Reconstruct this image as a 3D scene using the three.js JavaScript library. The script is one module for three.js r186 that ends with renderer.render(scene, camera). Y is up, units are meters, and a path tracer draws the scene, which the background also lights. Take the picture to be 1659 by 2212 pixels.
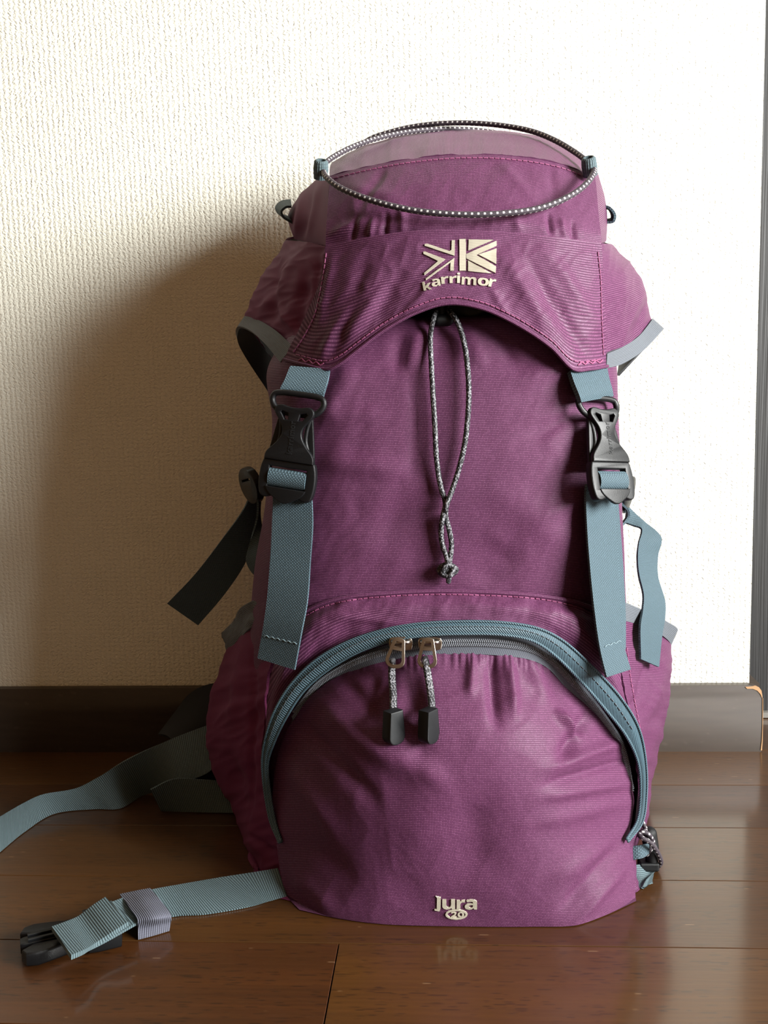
import * as THREE from 'three';
import { mergeGeometries, toCreasedNormals } from 'three/addons/utils/BufferGeometryUtils.js';
import { TessellateModifier } from 'three/addons/modifiers/TessellateModifier.js';
import { RoundedBoxGeometry } from 'three/addons/geometries/RoundedBoxGeometry.js';
import { FontLoader } from 'three/addons/loaders/FontLoader.js';
import { RectAreaLightUniformsLib } from 'three/addons/lights/RectAreaLightUniformsLib.js';
import { MeshBVH } from 'three-mesh-bvh';
import { createNoise2D, createNoise3D } from 'simplex-noise';

// ------------------------------------------------------------------ camera, light, exposure
const scene = new THREE.Scene();
const FOCAL = 2050, FW = 1659, FH = 2212;
const camera = new THREE.PerspectiveCamera(2 * Math.atan(FH / 2 / FOCAL) * 180 / Math.PI, FW / FH, 0.02, 40);
const EYE = new THREE.Vector3(0, 0.3196, 0.8253);
camera.position.copy(EYE);
camera.rotation.set(-7.14 * Math.PI / 180, 3.62 * Math.PI / 180, -1.40 * Math.PI / 180, 'YXZ');
camera.updateMatrixWorld(true);

const renderer = new THREE.WebGLRenderer({ antialias: true });
renderer.toneMapping = THREE.LinearToneMapping;
renderer.toneMappingExposure = 1.0;
renderer.shadowMap.enabled = true;
scene.background = new THREE.Color().setRGB(6, 6.4, 7);          // bright overcast sky outside the window

RectAreaLightUniformsLib.init();
const WINDOW = { x: 1.56, y: 0.80, z: 1.1, w: 1.1, h: 0.7 };      // the opening in the right-hand wall
const daylight = new THREE.RectAreaLight(new THREE.Color().setRGB(1.0, 1.0, 0.965), 68, WINDOW.w, WINDOW.h);
daylight.position.set(WINDOW.x - 0.02, WINDOW.y, WINDOW.z);
daylight.lookAt(-1, WINDOW.y, WINDOW.z);
scene.add(daylight);

// ------------------------------------------------------------------ helpers
let seed = 7;
const rnd = () => { seed = (seed * 1664525 + 1013904223) >>> 0; return seed / 4294967296; };
const n2 = createNoise2D(rnd), n3 = createNoise3D(rnd);
const V = (x, y, z) => new THREE.Vector3(x, y, z);
const lerp = (a, b, t) => a + (b - a) * t, clamp = (x, a = 0, b = 1) => Math.min(b, Math.max(a, x));
const smooth = (a, b, x) => { const t = clamp((x - a) / (b - a)); return t * t * (3 - 2 * t); };
const sight = (px, py) => V((px - FW / 2) / FOCAL, (FH / 2 - py) / FOCAL, -1).applyQuaternion(camera.quaternion);
// measured image position + distance from the wall (z) or height above the floor (Y) -> point in metres
const at = (px, py, z) => { const d = sight(px, py); return d.multiplyScalar((z - EYE.z) / d.z).add(EYE); };
const atY = (px, py, y) => { const d = sight(px, py); return d.multiplyScalar((y - EYE.y) / d.y).add(EYE); };
const inv = camera.matrixWorld.clone().invert();
const proj = (p) => { const q = p.clone().applyMatrix4(inv); return [FW / 2 + FOCAL * q.x / -q.z, FH / 2 - FOCAL * q.y / -q.z]; };
const pts = (list) => list.map((p) => (p.isVector3 ? p : at(p[0], p[1], p[2])));

function tex(size, cell, srgb, metres, metresY = metres) {                // cell(u, v) -> [r, g, b] 0..255 or a height 0..1, wraps
  const [w, h] = Array.isArray(size) ? size : [size, size], data = new Uint8Array(w * h * 4);
  for (let j = 0; j < h; j++) for (let i = 0; i < w; i++) {
    let c = cell(i / w, j / h); if (!Array.isArray(c)) c = [c * 255, c * 255, c * 255];
    for (let k = 0; k < 3; k++) data[(j * w + i) * 4 + k] = clamp(c[k], 0, 255);
    data[(j * w + i) * 4 + 3] = 255;
  }
  const t = new THREE.DataTexture(data, w, h, THREE.RGBAFormat);
  t.wrapS = t.wrapT = THREE.RepeatWrapping; t.magFilter = t.minFilter = THREE.LinearFilter;
  if (srgb) t.colorSpace = THREE.SRGBColorSpace;
  t.repeat.set(1 / metres, 1 / metresY); t.needsUpdate = true;
  return t;
}
const wrapNoise = (u, v, fu, fv, s = 0) => {                                // tileable noise on a torus
  const a = u * 2 * Math.PI, b = v * 2 * Math.PI, R1 = fu / (2 * Math.PI), R2 = fv / (2 * Math.PI);
  return 0.5 * (n3(Math.cos(a) * R1 + s, Math.sin(a) * R1 + Math.cos(b) * R2, Math.sin(b) * R2 - s) + n3(Math.sin(a) * R1 - s * 2, Math.cos(b) * R2 + s, Math.cos(a) * R1 + Math.sin(b) * R2));
};
const std = (o) => new THREE.MeshStandardMaterial({ side: THREE.DoubleSide, ...o });
const phys = (o) => new THREE.MeshPhysicalMaterial({ side: THREE.DoubleSide, ...o });

// ------------------------------------------------------------------ materials
const dotCell = (u, v, nx, ny) => {                                          // dobby nylon: small raised dashes on a plain ground
  const cx = Math.floor(u * nx), cy = Math.floor(v * ny), fx = u * nx - cx, fy = v * ny - cy;
  const r = Math.abs(Math.sin(cx * 12.9898 + cy * 78.233) * 43758.5453) % 1;
  const d = smooth(0.40, 0.24, Math.abs(fx - 0.5)) * smooth(0.34, 0.16, Math.abs(fy - 0.5));
  return [d, r];
};
const nylonMap = tex(256, (u, v) => {
  const [d, r] = dotCell(u, v, 16, 16), k = d * (0.75 + 0.5 * r);
  return [lerp(68, 117, k), lerp(29, 70, k), lerp(58, 102, k)];
}, true, 16 * 0.00092, 16 * 0.00106);
const nylonBump = tex(256, (u, v) => dotCell(u, v, 16, 16)[0], false, 16 * 0.00092, 16 * 0.00106);
const purple = phys({ map: nylonMap, bumpMap: nylonBump, bumpScale: 0.0001, roughness: 1, roughnessMap: tex(256, (u, v) => 0.68 - 0.32 * dotCell(u, v, 16, 16)[0], false, 16 * 0.00092, 16 * 0.00106), specularIntensity: 0.45, sheen: 0.16, sheenRoughness: 0.5, sheenColor: new THREE.Color(0.75, 0.55, 0.68) });
const plainPurple = phys({ map: tex(64, (u, v) => { const k = 0.5 + 0.5 * Math.sin((u + v) * 64 * Math.PI / 2); return [lerp(84, 100, k), lerp(30, 41, k), lerp(60, 72, k)]; }, true, 0.02), roughness: 0.7, specularIntensity: 0.25, sheen: 0.08, sheenRoughness: 0.5, sheenColor: new THREE.Color(0.7, 0.4, 0.55) });

const weave = (u, v, nx, ny) => {
  const cx = Math.floor(u * nx), cy = Math.floor(v * ny), fx = u * nx - cx - 0.5, fy = v * ny - cy - 0.5;
  return (cx + cy) % 2 ? Math.sqrt(Math.max(0, 1 - fx * fx * 3.6)) * (1 - fy * fy * 1.6) : 0.55 * Math.sqrt(Math.max(0, 1 - fy * fy * 3.6)) * (1 - fx * fx * 1.4);
};
const webMap = tex(128, (u, v) => { const h = weave(u, v, 16, 16); return [lerp(24, 84, h), lerp(40, 106, h), lerp(48, 116, h)]; }, true, 16 * 0.00103, 16 * 0.00088);
const webBump = tex(128, (u, v) => weave(u, v, 16, 16), false, 16 * 0.00103, 16 * 0.00088);
const teal = std({ map: webMap, bumpMap: webBump, bumpScale: 0.0004, roughness: 0.75 });
const ribbed = (a, b, n) => (u, v) => { const h = 0.5 + 0.5 * Math.sin(v * n * 2 * Math.PI); const k = h * (0.85 + 0.15 * Math.sin(u * n * 2 * Math.PI)); return a.map((c, i) => lerp(c, b[i], k)); };
const webRib = std({ map: tex(128, ribbed([46, 62, 67], [104, 122, 127], 12), true, 12 * 0.0014), bumpMap: tex(128, (u, v) => (0.5 + 0.5 * Math.sin(v * 12 * 2 * Math.PI)) * (0.8 + 0.2 * Math.sin(u * 24 * Math.PI)), false, 12 * 0.0014), bumpScale: 0.0004, roughness: 0.75 });
const turned = (m) => { const c = m.clone(); for (const k of ['map', 'bumpMap']) { c[k] = m[k].clone(); c[k].rotation = Math.PI / 2; c[k].needsUpdate = true; } return c; };
const webRibAcross = turned(webRib);
const twillH = (u, v) => 0.5 + 0.5 * Math.sin((u * 20 + v * 20) * 2 * Math.PI);
const tealTwill = std({ map: tex(256, (u, v) => { const k = twillH(u, v); return [lerp(38, 84, k), lerp(58, 110, k), lerp(68, 122, k)]; }, true, 20 * 0.0016), bumpMap: tex(256, twillH, false, 20 * 0.0016), bumpScale: 0.0003, roughness: 0.55 });
const greyBand = std({ map: tex(128, (u, v) => { const k = 0.5 + 0.5 * Math.sin(v * 16 * 2 * Math.PI); const g = wrapNoise(u, v, 20, 20) * 6; return [lerp(70, 96, k) + g, lerp(74, 101, k) + g, lerp(80, 108, k) + g]; }, true, 0.016), bumpMap: tex(128, (u, v) => 0.5 + 0.5 * Math.sin(v * 16 * 2 * Math.PI), false, 0.016), bumpScale: 0.0002, roughness: 0.8 });
const mauveBand = std({ map: tex(128, ribbed([62, 63, 74], [100, 102, 115], 12), true, 12 * 0.0013), bumpMap: tex(128, (u, v) => 0.5 + 0.5 * Math.sin(v * 12 * 2 * Math.PI), false, 12 * 0.0013), bumpScale: 0.0003, roughness: 0.85 });
const zipTape = std({ map: tex(128, (u, v) => { const k = 0.5 + 0.5 * Math.sin((u + v) * 12 * 2 * Math.PI); return [lerp(66, 96, k), lerp(69, 100, k), lerp(78, 110, k)]; }, true, 0.016), roughness: 0.8 });
const coilGrey = std({ color: '#7c8088', roughness: 0.45 });
const blackCloth = phys({ color: '#17171a', roughness: 0.5, sheen: 0.2, sheenRoughness: 0.5, sheenColor: new THREE.Color(0.5, 0.5, 0.55) });
const blackFoam = std({ color: '#1b1c1f', roughness: 0.95 });
const plastic = phys({ color: '#0d0e10', roughness: 0.42, specularIntensity: 0.6, bumpMap: tex(128, (u, v) => 0.5 + 0.5 * wrapNoise(u, v, 40, 40), false, 0.02), bumpScale: 0.00005, clearcoat: 0 });
const rubber = phys({ color: '#101214', roughness: 0.5, specularIntensity: 0.6 });
const bronze = std({ color: '#a0968c', metalness: 1, roughness: 0.3 });
const thread = std({ color: '#7c3c60', roughness: 0.7 });
const greyThread = std({ color: '#4c555c', roughness: 0.8 });
const silverThread = std({ color: '#bdb6a4', roughness: 0.5, bumpMap: tex(64, (u, v) => 0.5 + 0.5 * Math.sin(v * 12 * 2 * Math.PI), false, 0.004), bumpScale: 0.0002 });
const bungeeMap = tex([128, 128], (u, v) => {                                 // dark sheath with white tracer ticks in two rows
  const n = 8, cu = u * n, row = Math.floor(v * 4), fu = (cu + (row % 2) * 0.5) % 1, fv = v * 4 - row;
  const tick = smooth(0.21, 0.13, Math.abs(fu - 0.5)) * smooth(0.3, 0.18, Math.abs(fv - 0.5));
  const b = 0.5 + 0.5 * Math.sin((u * 16 + v * 8) * 2 * Math.PI);
  return [lerp(34 + b * 26, 190, tick), lerp(27 + b * 22, 188, tick), lerp(34 + b * 24, 186, tick)];
}, true, 8 * 0.0037, 2 * Math.PI * 0.00185);
const bungeeMat = std({ map: bungeeMap, roughness: 0.7 });
const cordMap = tex([256, 128], (u, v) => {                                    // speckled braid, silver and charcoal
  const a = Math.sin((u * 24 + v * 3) * 2 * Math.PI), b = Math.sin((u * 24 - v * 3) * 2 * Math.PI), s = wrapNoise(u, v, 26, 9, 3);
  const k = smooth(-0.05, 0.4, s * 1.5 + 0.25 * Math.max(a, b) - 0.12);
  return [lerp(16, 118, k), lerp(16, 117, k), lerp(21, 122, k)];
}, true, 0.05, 2 * Math.PI * 0.0016);
const cordMat = std({ map: cordMap, roughness: 0.6, bumpMap: tex(128, (u, v) => Math.max(0, Math.sin((u * 30 + v * 3) * 2 * Math.PI)) * Math.max(0, Math.sin((u * 30 - v * 3) * 2 * Math.PI)), false, 0.05, 2 * Math.PI * 0.0016), bumpScale: 0.0003 });

const woodTone = [[[76, 46, 16], [47, 27, 9]], [[70, 41, 15], [43, 24, 9]], [[82, 51, 18], [54, 32, 11]], [[74, 41, 15], [46, 25, 9]]];
const woods = woodTone.map(([a, b], k) => phys({
  map: tex([1024, 256], (u, v) => {
    const s = k * 11.3, w = wrapNoise(u, v, 3, 5, s) * 0.35;
    const f = 0.5 + 0.5 * wrapNoise(u, v + w * 0.06, 5, 60, s + 2), p = wrapNoise(u, v, 60, 150, s + 5), q = 0.5 + 0.5 * wrapNoise(u, v, 4, 7, s + 8);
    const pore = smooth(0.32, 0.6, p) * smooth(0.25, 0.6, 0.5 + 0.5 * wrapNoise(u, v, 9, 14, s + 1));
    const scratch = smooth(0.80, 0.86, wrapNoise(u, v, 34, 70, s + 17)) * 0.5;
    let t = clamp(0.15 + 0.45 * f + 0.35 * q); t = 1 - t;
    return a.map((c, i) => lerp(lerp(lerp(c, b[i], t), b[i] * 0.55, pore * 0.55), 150 - i * 20, scratch));
  }, true, 0.9, 0.2), roughness: 0.42, specularIntensity: 0.6, clearcoat: 0.8, clearcoatRoughness: 0.14,
  bumpMap: tex([512, 256], (u, v) => 0.5 + 0.5 * wrapNoise(u, v, 40, 130, k), false, 0.9, 0.2), bumpScale: 0.00008,
}));
const jointMat = std({ color: '#1c100a', roughness: 0.9 });

// woven-look vinyl wallpaper: wandering upright ribs crossed by short dents
const paperH = (u, v) => {
  const cols = 22, wob = 0.32 * wrapNoise(u, v, 16, 34, 4) + 0.2 * wrapNoise(u, v, 40, 70, 9), x = u * cols + wob, f = Math.abs((x % 1 + 1) % 1 - 0.5) * 2;
  const col = ((Math.floor(x) % cols) + cols) % cols, rows = 25, y = v * rows + 0.18 * Math.sin(col * 2.4) + 0.4 * wrapNoise(u, v, 20, 30, 21), g = Math.abs((y % 1 + 1) % 1 - 0.5) * 2;
  const rib = 1 - f * f, dent = 1 - g * g, k = 0.5 + 0.5 * wrapNoise(u, v, 14, 14, 41);
  return clamp(0.1 + 0.55 * Math.max(rib, lerp(0.55, 0.95, k) * dent) + 0.25 * rib * dent + 0.16 * wrapNoise(u, v, 50, 50, 30));
};
const paper = std({ map: tex(256, (u, v) => { const g = wrapNoise(u, v, 8, 8, 2) * 2.5; return [228 + g, 227 + g, 214 + g]; }, true, 0.3), bumpMap: tex(1024, paperH, false, 0.1), bumpScale: 0.0007, roughness: 0.75 });
const trimMap = tex(256, (u, v) => { const g = 0.5 + 0.5 * wrapNoise(u, v, 5, 40, 6), s = smooth(0.62, 0.75, wrapNoise(u, v, 18, 30, 12)); return [lerp(52, 62, g) + s * 9, lerp(44, 53, g) + s * 9, lerp(38, 46, g) + s * 9]; }, true, 0.25);
const trimMat = std({ map: trimMap, roughness: 0.42 });
const bareWood = std({ color: '#a8845f', roughness: 0.8 });
const doorMat = std({ map: tex([256, 128], (u, v) => { const g = 0.5 + 0.5 * wrapNoise(u, v, 60, 4, 8); return [lerp(14, 40, g), lerp(14, 39, g), lerp(15, 40, g)]; }, true, 0.12, 0.5), bumpMap: tex([256, 128], (u, v) => 0.5 + 0.5 * wrapNoise(u, v, 60, 4, 8), false, 0.12, 0.5), bumpScale: 0.0004, roughness: 0.6 });
const plaster = std({ color: '#846848', roughness: 0.9 });
const glass = phys({ color: '#ffffff', transmission: 1, thickness: 0, roughness: 0, ior: 1.45 });
const frameMat = std({ color: '#5a4a3c', roughness: 0.5 });

// ------------------------------------------------------------------ setting
const shade = (o) => { o.traverse((m) => { if (m.isMesh) { m.castShadow = true; m.receiveShadow = true; } }); return o; };
const struct = (name, geo, mat, parent = scene) => {
  const m = new THREE.Mesh(geo, mat); m.name = name; parent.add(m);
  if (parent === scene) m.userData.kind = 'structure';
  return shade(m);
};
const boxUV = (geo) => {                                                         // uv in metres, per face direction
  const p = geo.attributes.position, n = geo.attributes.normal, uv = new Float32Array(p.count * 2);
  for (let i = 0; i < p.count; i++) {
    const ax = Math.abs(n.getX(i)), ay = Math.abs(n.getY(i)), az = Math.abs(n.getZ(i));
    const [a, b] = az >= ax && az >= ay ? [p.getX(i), p.getY(i)] : ay >= ax ? [p.getX(i), p.getZ(i)] : [p.getZ(i), p.getY(i)];
    uv[2 * i] = a; uv[2 * i + 1] = b;
  }
  geo.setAttribute('uv', new THREE.BufferAttribute(uv, 2)); return geo;
};
const box = (x0, x1, y0, y1, z0, z1) => boxUV(new THREE.BoxGeometry(x1 - x0, y1 - y0, z1 - z0).translate((x0 + x1) / 2, (y0 + y1) / 2, (z0 + z1) / 2));
const RX = 1.56, LX = -2.6, BZ = 3.6, TOP = 2.4, WEND = 0.2652;
struct('wall_back', box(LX, WEND, 0, TOP, -0.13, 0), paper);
struct('wall_left', box(LX - 0.1, LX, 0, TOP, -0.13, BZ), plaster);
struct('wall_front', box(LX - 0.1, RX + 0.1, 0, TOP, BZ, BZ + 0.1), plaster);
struct('ceiling', box(LX - 0.1, RX + 0.1, TOP, TOP + 0.1, -0.2, BZ + 0.1), plaster);
{ // wall with the window
  const { y, z, w, h } = WINDOW, g = [box(RX, RX + 0.1, 0, y - h / 2, -0.2, BZ), box(RX, RX + 0.1, y + h / 2, TOP, -0.2, BZ), box(RX, RX + 0.1, y - h / 2, y + h / 2, -0.2, z - w / 2), box(RX, RX + 0.1, y - h / 2, y + h / 2, z + w / 2, BZ)];
  struct('wall_right', mergeGeometries(g), plaster);
  const t = 0.03, f = [box(RX + 0.03, RX + 0.07, y - h / 2, y - h / 2 + t, z - w / 2, z + w / 2), box(RX + 0.03, RX + 0.07, y + h / 2 - t, y + h / 2, z - w / 2, z + w / 2), box(RX + 0.03, RX + 0.07, y - h / 2, y + h / 2, z - w / 2, z - w / 2 + t), box(RX + 0.03, RX + 0.07, y - h / 2, y + h / 2, z + w / 2 - t, z + w / 2)];
  const win = struct('window_1', mergeGeometries(f), frameMat);
  struct('pane', box(RX + 0.048, RX + 0.052, y - h / 2 + t, y + h / 2 - t, z - w / 2 + t, z + w / 2 - t), glass, win);
}
{ // dark grained sliding door standing behind the end of the papered wall
  const d = struct('door_1', box(0.1, 1.12, 0.006, 2.0, -0.115, -0.082), doorMat);
  struct('bottom_rail', box(0.1, 1.12, 0.0008, 0.006, -0.112, -0.076), std({ color: '#8a8782', roughness: 0.5, metalness: 0.6 }), d);
  struct('trim_1', mergeGeometries([box(1.12, 1.2, 0, 2.08, -0.13, 0.01), box(WEND, 1.2, 2.0, 2.08, -0.13, -0.06)]), doorMat);
  struct('wall_back_right', mergeGeometries([box(1.2, RX + 0.1, 0, TOP, -0.13, 0), box(WEND, 1.2, 2.08, TOP, -0.13, 0)]), paper);
}
{ // baseboard: rounded free end, front slightly proud of the paper, chipped at its upper corner
  const H = 0.0593, T = 0.0085, E = 0.2738, r = 0.011;
  const s = new THREE.Shape(); s.moveTo(LX, 0); s.lineTo(E, 0); s.lineTo(E, H - r); s.quadraticCurveTo(E, H - 0.0015, E - r, H); s.lineTo(LX, H); s.closePath();
  const g = boxUV(toCreasedNormals(new THREE.ExtrudeGeometry(s, { depth: T - 0.0016, bevelEnabled: true, bevelSize: 0.0008, bevelThickness: 0.0008, bevelSegments: 2 }), 0.6));
  g.translate(0, 0, 0.0008);
  const bb = struct('baseboard_back', g, trimMat);
  const ret = box(WEND + 0.0004, E, 0, H, -0.075, 0.0006); struct('baseboard_return', ret, trimMat, bb);
  const strip = (list, name) => {                                               // bare wood where the paint is knocked off, a skin on the edge
    const sh = new THREE.Shape(list.map(([a, b]) => { const p = at(a, b, T + 0.0004); return new THREE.Vector2(p.x, p.y); }));
    struct(name, new THREE.ExtrudeGeometry(sh, { depth: 0.0005, bevelEnabled: false }).translate(0, 0, T), bareWood, bb);
  };
  strip([[1610, 1484], [1622, 1483], [1632, 1481], [1640, 1485], [1645, 1492], [1647, 1505], [1646, 1508], [1643, 1500], [1636, 1492], [1626, 1488], [1614, 1488]], 'chipped_paint');
  strip([[1647.2, 1508], [1648.4, 1508], [1648.2, 1560], [1647.4, 1600], [1646, 1621], [1643, 1621], [1645.6, 1600], [1646.9, 1570]], 'chipped_paint');
}
{ // floor: single boards with fine joints
  const slab = struct('floor', box(LX - 0.1, RX + 0.1, -0.08, -0.0125, -0.2, BZ + 0.1), jointMat);
  const W = 0.0757, Z0 = 0.0802, gap = 0.0007, L = 0.909;
  const board = (x0, x1, z0, z1, k) => {
    const w = x1 - x0 - gap, d = z1 - z0 - gap, c = 0.00022, t = 0.012, p = [], ix = [];
    const ring = (ex, y) => { p.push([-w / 2 + ex, y, -d / 2 + ex], [w / 2 - ex, y, -d / 2 + ex], [w / 2 - ex, y, d / 2 - ex], [-w / 2 + ex, y, d / 2 - ex]); };
    ring(0, -t); ring(0, -c); ring(c, 0);
    for (let r = 0; r < 2; r++) for (let i = 0; i < 4; i++) { const a = r * 4 + i, b = r * 4 + (i + 1) % 4; ix.push(a, a + 4, b, b, a + 4, b + 4); }
    ix.push(8, 11, 10, 8, 10, 9);
    const g = new THREE.BufferGeometry(); g.setAttribute('position', new THREE.Float32BufferAttribute(p.flat(), 3)); g.setIndex(ix);
    const h = g.toNonIndexed(); h.computeVertexNormals();
    const ou = rnd() * 0.9, ov = rnd() * 0.2, q = h.attributes.position, uv = [];
    for (let i = 0; i < q.count; i++) uv.push(q.getX(i) + ou, q.getZ(i) + ov);
    h.setAttribute('uv', new THREE.Float32BufferAttribute(uv, 2));
    const m = struct(numbered('plank'), h, woods[k], slab); m.position.set((x0 + x1) / 2, 0, (z0 + z1) / 2);
  };
  const joint = atY(732.4, 2035.6, 0).x;
  for (let r = -4; r < 12; r++) {
    const z0 = Z0 + r * W, z1 = z0 + W; let x = (r === 3 ? joint : 0.335 + (((r + 5) * 5) % 7) / 7 * 0.13) - 4 * L;
    for (; x < RX + 0.1; x += L) { const a = Math.max(x, LX), b = Math.min(x + L, RX); if (b - a > 0.03) board(a, b, z0, z1, (r * 7 + Math.round(x * 10) * 3 + 400) % 4); }
  }
  struct('floor_far', boxUV(new THREE.BoxGeometry(RX - LX, 0.012, BZ - Z0 - 12 * W)).translate((RX + LX) / 2, -0.006, (BZ + Z0 + 12 * W) / 2), woods[0], slab);
}
function numbered(name) { numbered.n ??= {}; const k = numbered.n[name] = (numbered.n[name] ?? -1) + 1; return k ? `${name}_${String(k).padStart(3, '0')}` : name; }

// ------------------------------------------------------------------ soft-goods tools
const BASE = V(0, 0, 0.17);
const pack = new THREE.Group(); pack.name = 'backpack'; pack.position.copy(BASE);
pack.userData = { label: 'plum purple hiking backpack with teal straps and black buckles standing upright against the wall', category: 'backpack' };
scene.add(pack);
function part(name, geo, mat, parent = pack, label) {
  geo = geo.clone(); if (!geo.userData?.local) geo.translate(-BASE.x, -BASE.y, -BASE.z);
  const m = new THREE.Mesh(geo, mat); m.name = numbered(name); if (label) m.userData.label = label;
  parent.add(m); return shade(m);
}
// folds: [x1, y1, x2, y2, width, height in mm] ridges (or valleys, height < 0) measured on the front view
const foldField = (list) => (px, py) => {
  let s = 0;
  for (const [x1, y1, x2, y2, w, h] of list) {
    const dx = x2 - x1, dy = y2 - y1, l2 = dx * dx + dy * dy, t = ((px - x1) * dx + (py - y1) * dy) / l2;
    if (t < -0.3 || t > 1.3) continue;
    const d = ((px - x1) * dy - (py - y1) * dx) / Math.sqrt(l2), k = smooth(-0.25, 0.3, t) * smooth(1.25, 0.7, t);
    s += h * 0.001 * k * Math.exp(-(d * d) / (w * w));
  }
  return s;
};
const crumple = (px, py, amp, scale, ang = 0, squash = 1, s = 0) => {
  const c = Math.cos(ang), q = Math.sin(ang), x = (px * c + py * q) / scale, y = (-px * q + py * c) / (scale * squash);
  return amp * (n2(x + s, y - s) + 0.4 * (1 - 2 * Math.abs(n2(x * 1.9 - s, y * 1.9 + s))));
};
// a cloth sheet lofted through rows of points (rows top to bottom, points left to right); thick = cloth thickness behind the face
function sheet({ rows, nu = 60, nv = 40, thick = 0.0012, disp, lining = false, ground = true, tension = 0.5 }) {
  const R = rows.map((r) => { const c = new THREE.CatmullRomCurve3(pts(r), false, 'centripetal', tension); c.arcLengthDivisions = 400; return r.length === 2 ? Array.from({ length: nu + 1 }, (_, i) => pts(r)[0].clone().lerp(pts(r)[1], i / nu)) : c.getSpacedPoints(nu); });
  const G = [];
  for (let i = 0; i <= nu; i++) {
    const col = R.map((r) => r[i]);
    if (col.length === 2) { for (let j = 0; j <= nv; j++) (G[j] ??= [])[i] = col[0].clone().lerp(col[1], j / nv); continue; }
    const c = new THREE.CatmullRomCurve3(col, false, 'centripetal', tension);
    for (let j = 0; j <= nv; j++) (G[j] ??= [])[i] = c.getPoint(j / nv);
  }
  const normals = () => G.map((row, j) => row.map((p, i) => {
    const du = row[Math.min(nu, i + 1)].clone().sub(row[Math.max(0, i - 1)]), dv = G[Math.min(nv, j + 1)][i].clone().sub(G[Math.max(0, j - 1)][i]);
    const n = dv.cross(du); return n.lengthSq() > 1e-20 ? n.normalize() : V(0, 0, 1);
  }));
  let N = normals();
  if (disp) { for (let j = 0; j <= nv; j++) for (let i = 0; i <= nu; i++) { const [px, py] = proj(G[j][i]); G[j][i].addScaledVector(N[j][i], disp(px, py, i / nu, j / nv)); } N = normals(); }
  if (ground) for (const row of G) for (const p of row) if (p.y < 0.0006) p.y = 0.0006;
  const mid = Math.round(nu / 2), uv = [], front = [], back = [], id = (j, i) => j * (nu + 1) + i;
  let sv = 0;
  for (let j = 0; j <= nv; j++) {
    if (j) sv += G[j][mid].distanceTo(G[j - 1][mid]);
    const us = [0]; for (let i = 1; i <= nu; i++) us[i] = us[i - 1] + G[j][i].distanceTo(G[j][i - 1]);
    for (let i = 0; i <= nu; i++) { front.push(...G[j][i].toArray()); const b = G[j][i].clone().addScaledVector(N[j][i], -thick); if (ground && b.y < 0.0004) b.y = 0.0004; back.push(...b.toArray()); uv.push(us[i] - us[mid], -sv); }
  }
  const ixF = [], ixB = [];
  for (let j = 0; j < nv; j++) for (let i = 0; i < nu; i++) { const a = id(j, i), b = id(j, i + 1), c = id(j + 1, i), d = id(j + 1, i + 1); ixF.push(a, c, b, b, c, d); ixB.push(a, b, c, b, d, c); }
  const mk = (p, ix) => { const g = new THREE.BufferGeometry(); g.setAttribute('position', new THREE.Float32BufferAttribute(p, 3)); g.setAttribute('uv', new THREE.Float32BufferAttribute(uv, 2)); g.setIndex(ix); g.computeVertexNormals(); return g.toNonIndexed(); };
  const F = mk(front, ixF), B = mk(back, ixB), rim = [], rimUV = [];
  const loop = []; for (let i = 0; i < nu; i++) loop.push(id(0, i)); for (let j = 0; j < nv; j++) loop.push(id(j, nu)); for (let i = nu; i > 0; i--) loop.push(id(nv, i)); for (let j = nv; j > 0; j--) loop.push(id(j, 0));
  for (let k = 0; k < loop.length; k++) {
    const a = loop[k], b = loop[(k + 1) % loop.length], v3 = (s, o) => [s[3 * o], s[3 * o + 1], s[3 * o + 2]];
    rim.push(...v3(front, a), ...v3(front, b), ...v3(back, a), ...v3(front, b), ...v3(back, b), ...v3(back, a));
    for (const o of [a, b, a, b, b, a]) rimUV.push(uv[2 * o], uv[2 * o + 1]);
  }
  const E = new THREE.BufferGeometry(); E.setAttribute('position', new THREE.Float32BufferAttribute(rim, 3)); E.setAttribute('uv', new THREE.Float32BufferAttribute(rimUV, 2)); E.computeVertexNormals();
  const out = lining ? mergeGeometries([F, E]) : mergeGeometries([F, B, E]);
  return { geo: out, lining: lining ? B : null, grid: G, normals: N };
}
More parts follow.
